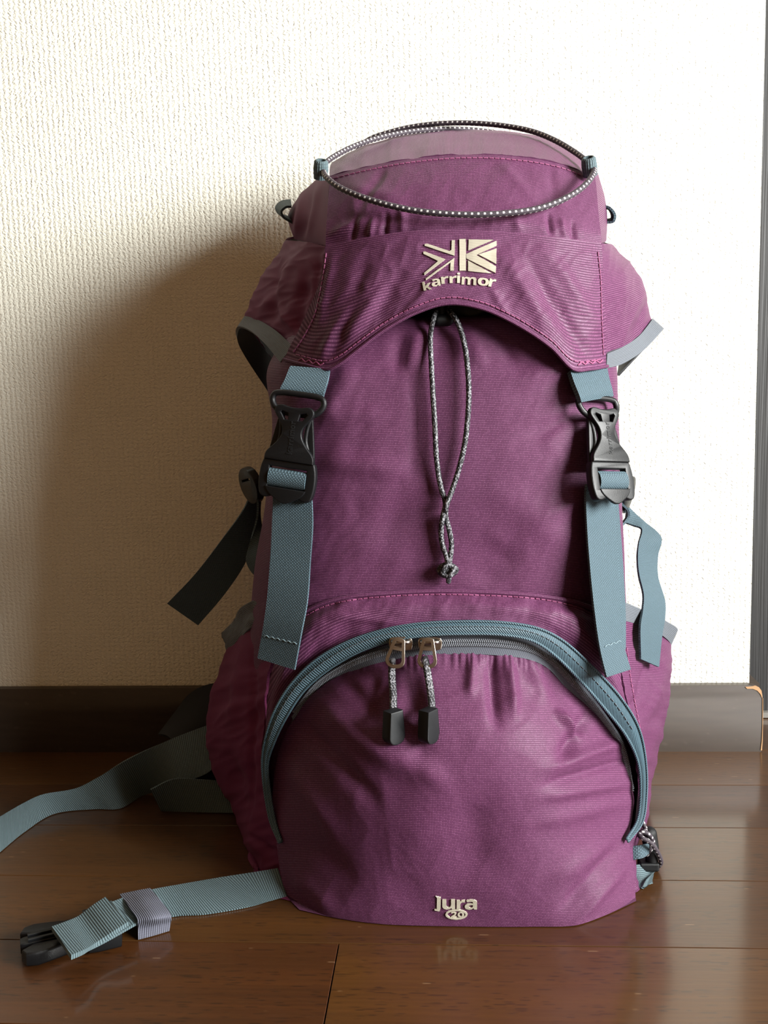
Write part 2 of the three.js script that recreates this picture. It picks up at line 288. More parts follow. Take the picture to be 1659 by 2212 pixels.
// rings of a rounded-box cross-section: [image row, left, right, front z, back z, corner sharpness]
function bag(rings, { nu = 220, nv = 120, disp, capTop = true } = {}) {
  const K = rings.map(([py, L, R, zf, zb, n]) => {                                // widths solved so that the cross-section's outline has the measured width
    const a = at(L, py, 0.18), b = at(R, py, 0.18), y = Math.max(0.001, (a.y + b.y) / 2); let xl = a.x, xr = b.x;
    for (let k = 0; k < 8; k++) {
      let lo = 1e9, hi = -1e9;
      for (let i = 0; i < 120; i++) { const t = i / 120 * 2 * Math.PI, c = Math.cos(t), q = Math.sin(t), e = 2 / n, [px] = proj(V((xl + xr) / 2 + (xr - xl) / 2 * Math.sign(c) * Math.abs(c) ** e, y, (zf + zb) / 2 + (zf - zb) / 2 * Math.sign(q) * Math.abs(q) ** e)); lo = Math.min(lo, px); hi = Math.max(hi, px); }
      xl += (L - lo) * 0.0003; xr += (R - hi) * 0.0003;
    }
    return [y, xl, xr, zf, zb, n];
  });
  const cur = [0, 1, 2, 3, 4, 5].map((c) => new THREE.SplineCurve(K.map((k, i) => new THREE.Vector2(i, k[c]))));
  const pos = [], uv = [], ix = [];
  for (let j = 0; j <= nv; j++) {
    const [y, xl, xr, zf, zb, n] = cur.map((c) => c.getPoint(j / nv).y), xc = (xl + xr) / 2, hw = (xr - xl) / 2, zc = (zf + zb) / 2, hd = (zf - zb) / 2;
    let s = 0, prev = null;
    for (let i = 0; i <= nu; i++) {
      const t = i / nu * 2 * Math.PI - Math.PI / 2, c = Math.cos(t), q = Math.sin(t), e = 2 / n;
      const p = V(xc + hw * Math.sign(c) * Math.abs(c) ** e, Math.max(0.0008, y), zc + hd * Math.sign(q) * Math.abs(q) ** e);
      if (prev) s += p.distanceTo(prev); prev = p.clone();
      if (disp) { const [px, py] = proj(p); const k = smooth(-0.2, 0.7, q); if (k > 0) p.z += k * disp(px, py); }
      pos.push(...p.toArray()); uv.push(s, y);
    }
  }
  for (let j = 0; j < nv; j++) for (let i = 0; i < nu; i++) { const a = j * (nu + 1) + i; ix.push(a, a + 1, a + nu + 1, a + 1, a + nu + 2, a + nu + 1); }
  const caps = capTop ? [0, nv] : [0];
  for (const j of caps) { const o = pos.length / 3; let c = V(0, 0, 0); for (let i = 0; i < nu; i++) c.add(V(...pos.slice(3 * (j * (nu + 1) + i), 3 * (j * (nu + 1) + i) + 3))); c.divideScalar(nu); pos.push(...c.toArray()); uv.push(0, 0); for (let i = 0; i < nu; i++) { const a = j * (nu + 1) + i; j ? ix.push(a, a + 1, o) : ix.push(a + 1, a, o); } }
  const g = new THREE.BufferGeometry(); g.setAttribute('position', new THREE.Float32BufferAttribute(pos, 3)); g.setAttribute('uv', new THREE.Float32BufferAttribute(uv, 2)); g.setIndex(ix); g.computeVertexNormals();
  return g.toNonIndexed();
}
const surface = (geos) => { const g = mergeGeometries(geos.map((x) => { const c = new THREE.BufferGeometry(); c.setAttribute('position', x.attributes.position.clone()); return c; })); return new MeshBVH(g); };
function onto(bvh, px, py) {                                                    // nearest point of a cloth surface along the line of view, with its outward normal
  const d = sight(px, py).normalize(), h = bvh.raycastFirst(new THREE.Ray(EYE.clone(), d), THREE.DoubleSide);
  if (!h) return null; const n = h.face.normal.clone(); if (n.dot(d) > 0) n.negate(); return { p: h.point, n };
}
const onS = (bvh, list, lift) => list.map(([x, y, k = 0]) => { const h = onto(bvh, x, y); return h ? h.p.clone().addScaledVector(h.n, lift + k) : null; }).filter(Boolean);
function tube(points, r, seg = 0, rs = 12, closed = false) {
  const c = new THREE.CatmullRomCurve3(pts(points), closed, 'centripetal'), L = c.getLength(); seg = seg || Math.max(12, Math.round(L / 0.0015));
  const g = new THREE.TubeGeometry(c, seg, r, rs, closed), uv = g.attributes.uv;
  for (let i = 0; i < uv.count; i++) uv.setXY(i, uv.getX(i) * L, uv.getY(i) * 2 * Math.PI * r);
  const ends = closed ? [] : [0, 1].map((t) => new THREE.SphereGeometry(r, 10, 8).translate(...c.getPoint(t).toArray()));
  return mergeGeometries([g.toNonIndexed(), ...ends.map((e) => e.toNonIndexed())]);
}
function stitches(bvh, line, { dash = 9, gap = 4, r = 0.00045, lift = 0.0003, zig = 0 } = {}) {       // thread dashes lying on a surface along a measured line
  const c = new THREE.CatmullRomCurve3(line.map(([x, y]) => V(x, y, 0)), false, 'centripetal'), n = Math.floor(c.getLength() / (dash + gap)), P = c.getSpacedPoints(n * 2), out = [];
  for (let i = 0; i < n; i++) {
    const a = P[2 * i], b = a.clone().lerp(P[2 * i + 2], dash / (dash + gap)), z = zig * (i % 2 ? 1 : -1);
    const A = onto(bvh, a.x, a.y - z), B = onto(bvh, b.x, b.y + z); if (!A || !B || A.p.distanceTo(B.p) > 0.012) continue;
    const p = A.p.addScaledVector(A.n, lift), q = B.p.addScaledVector(B.n, lift), l = p.distanceTo(q); if (l < 1e-5) continue;
    const g = new THREE.CapsuleGeometry(r, l * 0.9, 2, 6); g.applyQuaternion(new THREE.Quaternion().setFromUnitVectors(V(0, 1, 0), q.clone().sub(p).normalize())); g.translate((p.x + q.x) / 2, (p.y + q.y) / 2, (p.z + q.z) / 2);
    out.push(g);
  }
  return mergeGeometries(out);
}
const strap = (L, Rr, o = {}) => sheet({ rows: L.map((a, i) => [a, Rr[i]]), nu: 10, nv: 60, thick: 0.0014, ...o });

// ------------------------------------------------------------------ backpack: main compartment
const upFolds = foldField([[905, 712, 890, 800, 16, 2.2], [868, 720, 860, 800, 14, -1.6], [950, 705, 955, 790, 9, -2], [1010, 702, 1040, 790, 14, 2], [1060, 702, 1110, 780, 14, -1.8], [760, 790, 700, 900, 22, 1.5], [1110, 830, 1290, 760, 22, 2], [1130, 950, 1300, 870, 18, -1.5], [900, 800, 905, 1020, 18, -2.2], [700, 1000, 860, 1010, 24, 1.6], [1050, 1050, 1250, 1180, 40, 1.6], [1080, 1180, 1040, 1260, 40, -2], [1170, 1120, 1290, 1060, 18, 1.2], [800, 1150, 940, 1080, 40, -1.6], [690, 900, 830, 890, 20, 1.0]]);
const bodyGeo = bag([
  [1985, 700, 1330, 0.25, 0.085, 3], [1940, 655, 1345, 0.25, 0.07, 3], [1850, 590, 1362, 0.250, 0.06, 3], [1700, 556, 1378, 0.243, 0.055, 3], [1540, 540, 1384, 0.243, 0.05, 3], [1440, 536, 1378, 0.245, 0.05, 3.2], [1360, 538, 1360, 0.247, 0.05, 3.2],
  [1290, 543, 1352, 0.248, 0.05, 3.2], [1200, 552, 1349, 0.249, 0.05, 3.2], [1100, 570, 1344, 0.250, 0.05, 3.2], [1000, 580, 1340, 0.249, 0.05, 3.2], [900, 588, 1336, 0.246, 0.05, 3.2], [800, 576, 1332, 0.241, 0.05, 3.2], [740, 602, 1320, 0.2375, 0.05, 3.2], [710, 626, 1300, 0.235, 0.055, 3.2], [698, 642, 1286, 0.231, 0.06, 3.2], [694, 660, 1270, 0.222, 0.066, 3.2],
], { nu: 320, nv: 260, disp: (px, py) => (py < 1310 ? 1.35 * upFolds(px, py) * smooth(1310, 1270, py) + crumple(px, py, 0.0005, 90, 0.4, 2) * smooth(690, 730, py) : 0) });
const body = part('main_compartment', bodyGeo, purple);
part('drawstring_collar', bag([[760, 662, 1260, 0.218, 0.07, 3], [700, 664, 1262, 0.2235, 0.07, 3], [660, 664, 1260, 0.226, 0.072, 3], [620, 664, 1256, 0.222, 0.076, 3], [540, 650, 1264, 0.205, 0.07, 3], [470, 680, 1240, 0.175, 0.08, 3]], { nu: 200, nv: 50, disp: (px, py) => 0.0022 * Math.sin(px * 0.09 + n2(px / 60, py / 60) * 2.5) + foldField([[1010, 690, 1070, 655, 14, 4]])(px, py) }), blackCloth, pack, 'black gathered drawstring collar under the lid');

// curved seam with a narrow welt across the front, above the lower compartment
const bodyBVH = surface([bodyGeo]);
const weltLine = [[636, 1342], [660, 1322], [700, 1302], [760, 1288], [840, 1280], [930, 1276], [1020, 1277], [1110, 1281], [1180, 1288], [1240, 1300], [1290, 1318]];

// ------------------------------------------------------------------ lower front: yoke between the welt and the zip, the zipped door, its zip and storm flap
const yoke = sheet({
  rows: [
    weltLine.map(([x, y], i) => { const h = onto(bodyBVH, x, y); return h.p.clone().addScaledVector(h.n, 0.0018); }),
    [[590, 1440, 0.238], [650, 1375, 0.2525], [740, 1330, 0.2575], [840, 1312, 0.259], [960, 1306, 0.260], [1080, 1310, 0.259], [1180, 1325, 0.257], [1260, 1360, 0.2515], [1340, 1440, 0.236]],
    [[566, 1680, 0.2275], [573, 1600, 0.236], [600, 1530, 0.243], [650, 1460, 0.25], [740, 1395, 0.2565], [840, 1363, 0.2615], [960, 1350, 0.2635], [1080, 1352, 0.2625], [1170, 1368, 0.259], [1240, 1412, 0.2525], [1320, 1495, 0.244], [1378, 1580, 0.236], [1396, 1680, 0.2285]],
  ], nu: 160, nv: 40, thick: 0.002, disp: (px, py) => foldField([[720, 1330, 860, 1345, 9, 1.2], [1000, 1300, 1130, 1320, 14, 1.2], [660, 1350, 760, 1300, 10, 1], [1200, 1320, 1290, 1350, 10, 1.4]])(px, py) + crumple(px, py, 0.0007, 70, 0.2, 2),
});
part('front_yoke', yoke.geo, purple);
part('welt', tube(weltLine.map(([x, y]) => { const h = onto(bodyBVH, x, y); return h.p.clone().addScaledVector(h.n, 0.0022); }), 0.0016), purple);

const doorFolds = foldField([
  [1060, 1425, 1072, 1560, 15, -3.2], [1100, 1430, 1112, 1540, 12, 2.4], [1022, 1425, 1016, 1500, 12, 1.8], [1150, 1440, 1185, 1520, 16, 1.6],
  [690, 1520, 860, 1660, 24, 2.4], [650, 1560, 800, 1720, 18, -2.2], [620, 1640, 720, 1790, 20, 1.8], [840, 1430, 800, 1560, 24, -2.4], [740, 1470, 830, 1560, 18, -1.6], [890, 1450, 905, 1640, 24, -2.2], [820, 1600, 960, 1690, 26, 1.8],
  [1205, 1540, 1250, 1590, 9, 3.2], [1265, 1545, 1215, 1640, 15, -3.6], [1180, 1660, 1350, 1600, 14, 2.2], [1190, 1690, 1360, 1640, 10, -1.8], [1180, 1720, 1360, 1690, 13, 1.6], [1020, 1720, 1040, 1900, 60, -2.5], [1150, 1780, 1360, 1730, 16, 1.0],
  [1330, 1830, 1220, 1960, 14, -1.8], [1345, 1880, 1250, 1985, 12, 1.6], [1310, 1830, 1200, 1900, 18, 1.2], [640, 1800, 760, 1900, 30, -1.6], [640, 1890, 720, 1970, 20, 1.4], [860, 1830, 1000, 1700, 60, 1.4],
]);
const prof = (y, xl, zl, xr, zr, zm, p = 2.4, dy = 0) => Array.from({ length: 9 }, (_, i) => { const s = i / 4 - 1, e = Math.abs(s) ** p; return [lerp(xl, xr, i / 8), y + dy * s, lerp(zm, s < 0 ? zl : zr, e)]; });
const door = sheet({
  rows: [
    [[782, 1437, 0.253], [850, 1420, 0.259], [930, 1411, 0.2625], [1000, 1410, 0.2635], [1090, 1414, 0.2625], [1150, 1424, 0.259], [1190, 1445, 0.2535]],
    prof(1480, 700, 0.2465, 1222, 0.247, 0.276, 2.6), prof(1545, 640, 0.239, 1288, 0.240, 0.287, 2.6), prof(1620, 603, 0.2305, 1340, 0.232, 0.2945, 2.8), prof(1720, 588, 0.2265, 1366, 0.230, 0.298, 3),
    prof(1815, 598, 0.239, 1358, 0.2415, 0.297, 3), prof(1895, 610, 0.249, 1371, 0.2495, 0.294, 3.2, -5), prof(1955, 626, 0.2605, 1374, 0.2555, 0.291, 3.6, -10),
    [[648, 1986, 0.2725], [730, 1996, 0.2815], [830, 2002, 0.2875], [1000, 2005, 0.289], [1150, 2006, 0.2885], [1240, 2004, 0.2868], [1300, 1986, 0.277], [1374, 1952, 0.2585]],
  ], nu: 260, nv: 240, thick: 0.002,
  disp: (px, py, u, v) => 1.5 * doorFolds(px, py) + smooth(0.09, 0.02, v) * 0.0006 * n2(px / 14, 3) + (crumple(px, py, 0.0007, 240, 0.5, 1.4) + crumple(px, py, 0.00012, 70, -0.5, 2.4, 9)) * smooth(0, 0.08, v) * smooth(1, 0.9, v),
});
part('front_pocket', door.geo, purple, pack, 'rounded zipped front pocket panel');
const doorBVH = surface([door.geo]);

const flapOut = [[603, 1820], [584, 1775], [570, 1700], [566, 1645], [573, 1595], [593, 1535], [628, 1478], [682, 1425], [750, 1386], [830, 1360], [905, 1347], [1000, 1342], [1095, 1345], [1165, 1358], [1215, 1383], [1280, 1441], [1340, 1506], [1378, 1568], [1394, 1635], [1397, 1710], [1388, 1775], [1357, 1818]];
const flapIn = [[607, 1818], [593, 1772], [581, 1700], [578, 1650], [591, 1606], [619, 1548], [660, 1488], [718, 1440], [782, 1405], [853, 1383], [925, 1372], [1000, 1369], [1088, 1371], [1148, 1383], [1192, 1410], [1250, 1466], [1310, 1535], [1354, 1592], [1379, 1650], [1384, 1715], [1377, 1772], [1354, 1812]];
const flapZ = [0.245, 0.237, 0.2325, 0.2325, 0.2395, 0.2465, 0.2525, 0.2575, 0.2618, 0.2652, 0.2672, 0.2682, 0.2675, 0.2652, 0.2618, 0.2555, 0.248, 0.2415, 0.2355, 0.2345, 0.239, 0.2475];
const F3 = (l, dz) => l.map(([x, y], i) => [x, y, flapZ[i] + dz]);
const stormFlap = sheet({ rows: [F3(flapOut, 0), F3(flapOut.map(([x, y], i) => [lerp(x, flapIn[i][0], 0.5), lerp(y, flapIn[i][1], 0.5)]), 0.0022), F3(flapIn, 0.0016)], nu: 260, nv: 8, thick: 0.0022 });
part('storm_flap', stormFlap.geo, tealTwill, pack, 'teal twill storm flap arching over the zip');
const flapBVH = surface([stormFlap.geo]);
part('flap_binding', tube(F3(flapIn, 0.0012), 0.001, 320), tealTwill);
part('flap_binding', tube(F3(flapOut, 0.0004), 0.0008, 320), tealTwill);
part('stitching', stitches(flapBVH, flapOut.map(([x, y], i) => [lerp(x, flapIn[i][0], 0.42), lerp(y, flapIn[i][1], 0.42)]).slice(4, 18), { dash: 8, gap: 4, r: 0.0003 }), greyThread);
// zip tape and coil, tucked under the flap
const tapeTop = [[640, 1520, 0.236], [690, 1462, 0.2435], [760, 1420, 0.25], [840, 1392, 0.256], [920, 1376, 0.26], [1000, 1371, 0.2612], [1080, 1373, 0.2605], [1140, 1384, 0.2575], [1185, 1408, 0.253], [1250, 1470, 0.2445], [1310, 1545, 0.2365], [1350, 1610, 0.2295], [1368, 1700, 0.227]];
const tapeLow = [[625, 1580, 0.234], [686, 1500, 0.242], [775, 1446, 0.2535], [850, 1425, 0.2595], [930, 1415, 0.263], [1000, 1413, 0.264], [1080, 1416, 0.2632], [1140, 1424, 0.2605], [1180, 1441, 0.2555], [1222, 1485, 0.247], [1287, 1555, 0.239], [1336, 1625, 0.232], [1362, 1715, 0.229]];
const mix = (a, b, t, dz = 0) => a.map((p, i) => [lerp(p[0], b[i][0], t), lerp(p[1], b[i][1], t), lerp(p[2], b[i][2], t) + dz]);
part('zipper_tape', sheet({ rows: [tapeTop, mix(tapeTop, tapeLow, 0.5, 0.001), tapeLow], nu: 160, nv: 8, thick: 0.001 }).geo, zipTape, pack, 'dark grey zip tape');
{
  const coil = [];
  for (const t of [0.3, 0.5]) {
    const c = new THREE.CatmullRomCurve3(pts(mix(tapeTop, tapeLow, t, 0.0022)), false, 'centripetal'), n = Math.round(c.getLength() / 0.00125);
    for (let i = 0; i <= n; i++) { const p = c.getPointAt(i / n), d = c.getTangentAt(i / n), g = new THREE.CapsuleGeometry(0.00042, 0.0019, 2, 6); g.rotateZ(Math.atan2(d.y, d.x) + (t < 0.4 ? 0.5 : -0.5)); g.translate(p.x, p.y, p.z); coil.push(g); }
  }
  const m = part('zipper_coil', mergeGeometries(coil), coilGrey); m.userData.kind = 'stuff';
}
// stitched seam where the welt meets the yoke
part('stitching', stitches(surface([yoke.geo]), weltLine.slice(1, -1).map(([x, y]) => [x, y + 9]), { dash: 8, gap: 4 }), thread);

// ------------------------------------------------------------------ side pockets with bound openings
const leftPocket = sheet({
  rows: [
    [[545, 1420, 0.06], [494, 1408, 0.12], [516, 1382, 0.165], [545, 1350, 0.2], [604, 1328, 0.224]],
    [[500, 1500, 0.06], [456, 1500, 0.12], [485, 1500, 0.17], [530, 1495, 0.21], [572, 1490, 0.232]],
    [[490, 1592, 0.06], [443, 1594, 0.12], [480, 1596, 0.175], [530, 1600, 0.215], [568, 1605, 0.2315]],
    [[510, 1690, 0.06], [470, 1690, 0.125], [503, 1705, 0.18], [540, 1715, 0.215], [570, 1718, 0.2305]],
    [[530, 1760, 0.08], [509, 1765, 0.14], [530, 1790, 0.19], [562, 1810, 0.223], [602, 1822, 0.2415]],
    [[545, 1790, 0.13], [533, 1822, 0.175], [548, 1868, 0.21], [580, 1895, 0.235], [628, 1905, 0.244]],
    [[560, 1830, 0.17], [552, 1868, 0.208], [572, 1925, 0.249], [606, 1962, 0.259], [664, 1992, 0.265]],
  ], nu: 80, nv: 110, thick: 0.002,
  disp: (px, py) => foldField([[500, 1640, 540, 1780, 14, -4], [520, 1440, 505, 1560, 14, 3], [548, 1420, 542, 1760, 6, -2.4], [520, 1700, 560, 1850, 14, 3], [545, 1800, 590, 1840, 8, -2]])(px, py) + crumple(px, py, 0.0016, 80, 1.2, 2),
});
part('side_pocket', leftPocket.geo, plainPurple);
part('pocket_binding', sheet({ rows: [[[560, 1400, 0.06], [482, 1374, 0.115], [503, 1342, 0.16], [528, 1308, 0.195], [600, 1284, 0.226]], [[556, 1425, 0.06], [491, 1412, 0.124], [516, 1386, 0.17], [546, 1353, 0.206], [606, 1330, 0.228]]], nu: 50, nv: 8, thick: 0.003, disp: (px, py) => crumple(px, py, 0.0012, 40) }).geo, greyBand, pack, 'grey elastic binding along the pocket opening');
const rightPocket = sheet({
  rows: [
    [[1335, 1328, 0.231], [1372, 1336, 0.199], [1432, 1363, 0.15], [1449, 1388, 0.117], [1400, 1420, 0.06]],
    [[1346, 1480, 0.238], [1395, 1478, 0.2], [1432, 1478, 0.16], [1447, 1478, 0.12], [1415, 1480, 0.06]],
    [[1368, 1560, 0.236], [1405, 1560, 0.2], [1425, 1560, 0.165], [1437, 1560, 0.12], [1405, 1560, 0.06]],
    [[1386, 1680, 0.228], [1400, 1680, 0.195], [1407, 1680, 0.16], [1410, 1678, 0.12], [1380, 1670, 0.06]],
    [[1384, 1780, 0.233], [1394, 1775, 0.2], [1399, 1765, 0.16], [1396, 1750, 0.12], [1370, 1730, 0.07]],
    [[1346, 1852, 0.24], [1370, 1845, 0.23], [1374, 1835, 0.2], [1374, 1800, 0.16], [1360, 1770, 0.11]],
    [[1352, 1956, 0.25], [1376, 1932, 0.247], [1376, 1890, 0.225], [1370, 1840, 0.19], [1350, 1800, 0.15]],
  ], nu: 70, nv: 110, thick: 0.002, disp: (px, py) => foldField([[1395, 1440, 1360, 1560, 7, -2.5], [1440, 1440, 1390, 1560, 12, 2], [1430, 1540, 1400, 1640, 10, 1.6]])(px, py) + crumple(px, py, 0.0011, 70, -1, 2),
});
part('side_pocket', rightPocket.geo, purple);
part('pocket_binding', sheet({ rows: [[[1338, 1296, 0.232], [1388, 1317, 0.198], [1440, 1342, 0.155], [1464, 1363, 0.118], [1405, 1390, 0.06]], [[1336, 1338, 0.2335], [1372, 1347, 0.203], [1433, 1374, 0.153], [1449, 1397, 0.119], [1402, 1420, 0.06]]], nu: 50, nv: 8, thick: 0.003 }).geo, greyBand, pack, 'grey elastic binding along the pocket opening');
part('stitching', stitches(surface([rightPocket.geo]), [[1353, 1400], [1362, 1470], [1376, 1545], [1391, 1620]], { dash: 7, gap: 4 }), thread);

// ------------------------------------------------------------------ lid: skirt flap, two wings, box
const seamTop = [[703, 531, 0.224], [800, 511, 0.2365], [900, 498, 0.2425], [1000, 497, 0.2435], [1100, 502, 0.2412], [1200, 512, 0.2355], [1299, 524, 0.219]];
const hem = [[614, 776, 0.2175], [660, 788, 0.2325], [709, 797, 0.2425], [735, 785, 0.2455], [770, 758, 0.248], [830, 713, 0.251], [900, 675, 0.2535], [966, 656, 0.2545], [1040, 666, 0.254], [1120, 703, 0.251], [1190, 750, 0.2475], [1238, 797, 0.2425], [1275, 797, 0.233], [1312, 791, 0.2165]];
const midRow = [[688, 610, 0.2265], [700, 640, 0.231], [770, 620, 0.2425], [850, 600, 0.2475], [950, 588, 0.25], [1050, 590, 0.2495], [1140, 612, 0.246], [1220, 640, 0.2385], [1290, 655, 0.2255], [1306, 650, 0.2195]];
const flapFolds = foldField([[760, 650, 690, 780, 12, 2.4], [790, 560, 720, 760, 16, -2.2], [830, 620, 740, 740, 14, 2], [880, 560, 800, 700, 18, -1.2], [720, 560, 690, 690, 10, 1.6], [1090, 560, 1180, 700, 16, 1.8], [1140, 560, 1240, 740, 14, -2], [1180, 540, 1290, 700, 16, 1.6], [1200, 640, 1270, 770, 12, -1.6], [1005, 530, 1010, 640, 20, -0.8], [1060, 620, 1100, 690, 10, 1.2], [930, 620, 880, 680, 10, 1.0]]);
const lidFlap = sheet({ rows: [seamTop, midRow, hem], nu: 220, nv: 130, thick: 0.0024, lining: true, disp: (px, py, u, v) => (flapFolds(px, py) + crumple(px, py, 0.0006, 90, 0.8, 1.8)) * smooth(1, 0.86, v) * smooth(0, 0.12, v) });
const lid = part('lid_flap', lidFlap.geo, purple);
part('lid_lining', lidFlap.lining, blackCloth, lid, 'black lining under the lid flap');
const lidBVH = surface([lidFlap.geo]);
const hemIn = hem.map(([x, y]) => [x, y - 13]);
part('stitching', stitches(lidBVH, [[640, 766], [706, 780], [735, 768], [770, 742], [830, 698], [900, 661], [966, 643], [1040, 653], [1120, 689], [1190, 735], [1240, 780], [1300, 776]], { dash: 8, gap: 4 }), thread, lid);
part('stitching', stitches(lidBVH, [[645, 776], [700, 788]], { dash: 7, gap: 0.5, zig: 3 }), std({ color: '#8a4468', roughness: 0.7 }), lid);
part('stitching', stitches(lidBVH, [[1248, 786], [1302, 780]], { dash: 7, gap: 0.5, zig: 3 }), std({ color: '#8a4468', roughness: 0.7 }), lid);
part('stitching', stitches(lidBVH, [[705, 548], [696, 610], [680, 680], [652, 735], [632, 764]], { dash: 8, gap: 4 }), thread, lid);
part('stitching', stitches(lidBVH, [[1291, 545], [1297, 610], [1299, 690], [1303, 770]], { dash: 8, gap: 4 }), thread, lid);
part('hem_roll', tube(hem, 0.0011, 260), purple, lid);

const wing = (o) => { const s = sheet({ nu: 70, nv: 70, thick: 0.002, lining: true, ...o }); const m = part('lid_wing', s.geo, o.mat); part('lid_lining', s.lining, blackCloth, m); return [m, s]; };
const [lw] = wing({ mat: plainPurple, rows: [
  [[665, 500, 0.05], [618, 518, 0.12], [640, 520, 0.165], [670, 524, 0.2], [704, 532, 0.2225]],
  [[640, 600, 0.045], [566, 598, 0.11], [600, 600, 0.165], [640, 605, 0.2], [692, 612, 0.2255]],
  [[600, 800, 0.04], [530, 688, 0.11], [565, 700, 0.155], [600, 722, 0.185], [634, 752, 0.212]],
], disp: (px, py) => foldField([[640, 560, 560, 690, 10, 2.5], [600, 560, 590, 690, 8, -2.5], [660, 600, 640, 730, 12, -3], [600, 660, 640, 720, 7, 2.5], [690, 560, 670, 700, 6, -1.5]])(px, py) + crumple(px, py, 0.0012, 60, 1.1, 2) });
const lwBind = sheet({ rows: [[[606, 805, 0.038], [530, 684, 0.108], [566, 695, 0.158], [601, 718, 0.19], [632, 748, 0.2155]], [[588, 862, 0.038], [516, 740, 0.075], [511, 708, 0.11], [538, 712, 0.155], [572, 742, 0.19], [605, 782, 0.2145]]], nu: 70, nv: 10, thick: 0.0022, lining: true });
const lwB = part('wing_binding', lwBind.geo, greyBand, lw, 'grey elastic binding along the wing hem'); part('lid_lining', lwBind.lining, blackCloth, lw);
const [rw] = wing({ mat: purple, rows: [
  [[1286, 525, 0.2195], [1308, 527, 0.2], [1318, 528, 0.17], [1324, 530, 0.13], [1290, 520, 0.05]],
  [[1288, 622, 0.2205], [1335, 610, 0.195], [1365, 602, 0.16], [1381, 598, 0.115], [1320, 600, 0.045]],
  [[1294, 774, 0.2165], [1345, 752, 0.185], [1380, 728, 0.15], [1409, 690, 0.11], [1340, 770, 0.04]],
], disp: (px, py) => foldField([[1385, 640, 1340, 740, 8, 1.6], [1345, 560, 1330, 720, 14, 1.2], [1395, 660, 1370, 730, 5, -1.5]])(px, py) + crumple(px, py, 0.0008, 60, 0.2, 2) });
const rwBind = sheet({ rows: [[[1312, 764, 0.218], [1346, 749, 0.188], [1381, 725, 0.152], [1410, 688, 0.11], [1345, 770, 0.04]], [[1310, 796, 0.218], [1345, 786, 0.188], [1390, 757, 0.152], [1434, 710, 0.11], [1338, 812, 0.04]]], nu: 70, nv: 10, thick: 0.0022, lining: true });
const rwB = part('wing_binding', rwBind.geo, greyBand, rw, 'grey elastic binding along the wing hem'); part('lid_lining', rwBind.lining, blackCloth, rw);

const boxFolds = foldField([[720, 505, 790, 470, 10, 2], [760, 520, 770, 470, 6, -3], [800, 512, 806, 470, 6, 2.6], [830, 508, 834, 460, 6, -3], [870, 500, 868, 450, 8, 2], [1190, 505, 1185, 460, 6, -3], [1220, 512, 1212, 470, 6, 2], [1240, 518, 1236, 480, 5, -2.6], [1120, 500, 1110, 450, 10, 1.6], [830, 370, 780, 440, 10, -2], [1080, 350, 1150, 430, 12, 1.4], [1190, 360, 1200, 460, 12, -1.6], [740, 400, 860, 430, 14, 1.2], [760, 470, 1060, 478, 14, -2.2]]);
const lidBox = sheet({ rows: [
  [[712, 381, 0.186], [760, 368, 0.194], [830, 353, 0.2005], [900, 342, 0.2035], [1000, 334, 0.2045], [1100, 337, 0.2025], [1200, 352, 0.1965], [1286, 382, 0.183]],
  [[708, 440, 0.209], [780, 428, 0.2225], [870, 417, 0.2285], [970, 412, 0.23], [1080, 414, 0.228], [1180, 424, 0.221], [1291, 444, 0.2045]],
  [[705, 500, 0.2215], [800, 484, 0.2355], [900, 474, 0.241], [1000, 472, 0.2415], [1100, 477, 0.239], [1200, 488, 0.2325], [1297, 500, 0.216]],
  [[704, 531, 0.2225], [800, 512, 0.235], [900, 499, 0.241], [1000, 498, 0.242], [1100, 503, 0.24], [1200, 513, 0.234], [1299, 525, 0.2175]],
], nu: 180, nv: 90, thick: 0.002, disp: (px, py, u, v) => 0.7 * boxFolds(px, py) + crumple(px, py, 0.0005, 110, 0.5, 1.6) * smooth(0, 0.1, v) });
part('lid_front', lidBox.geo, purple);
const lidTop = sheet({ rows: [
  [[760, 420, 0.045], [900, 420, 0.04], [1100, 420, 0.04], [1240, 420, 0.045]],
  [[722, 356, 0.085], [800, 322, 0.075], [900, 300, 0.07], [1000, 295, 0.07], [1100, 298, 0.07], [1190, 316, 0.075], [1270, 356, 0.085]],
  [[716, 354, 0.115], [775, 324, 0.115], [850, 301, 0.115], [930, 289, 0.115], [1020, 285, 0.115], [1110, 288, 0.115], [1185, 306, 0.115], [1240, 330, 0.115], [1279, 356, 0.115]],
  [[712, 368, 0.155], [775, 345, 0.163], [850, 326, 0.167], [930, 313, 0.169], [1020, 309, 0.169], [1110, 313, 0.167], [1200, 330, 0.163], [1284, 368, 0.152]],
  [[712, 381, 0.1855], [760, 367, 0.1935], [830, 352, 0.2], [900, 341, 0.203], [1000, 333, 0.204], [1100, 336, 0.202], [1200, 351, 0.196], [1286, 382, 0.1825]],
], nu: 120, nv: 90, thick: 0.002, disp: (px, py) => crumple(px, py, 0.0006, 90, 0.1, 2) });
part('lid_top', lidTop.geo, purple);
part('stitching', stitches(surface([lidBox.geo]), [[722, 386], [760, 376], [830, 361], [900, 350], [1000, 342], [1100, 345], [1200, 360], [1270, 384]], { dash: 8, gap: 4 }), thread);
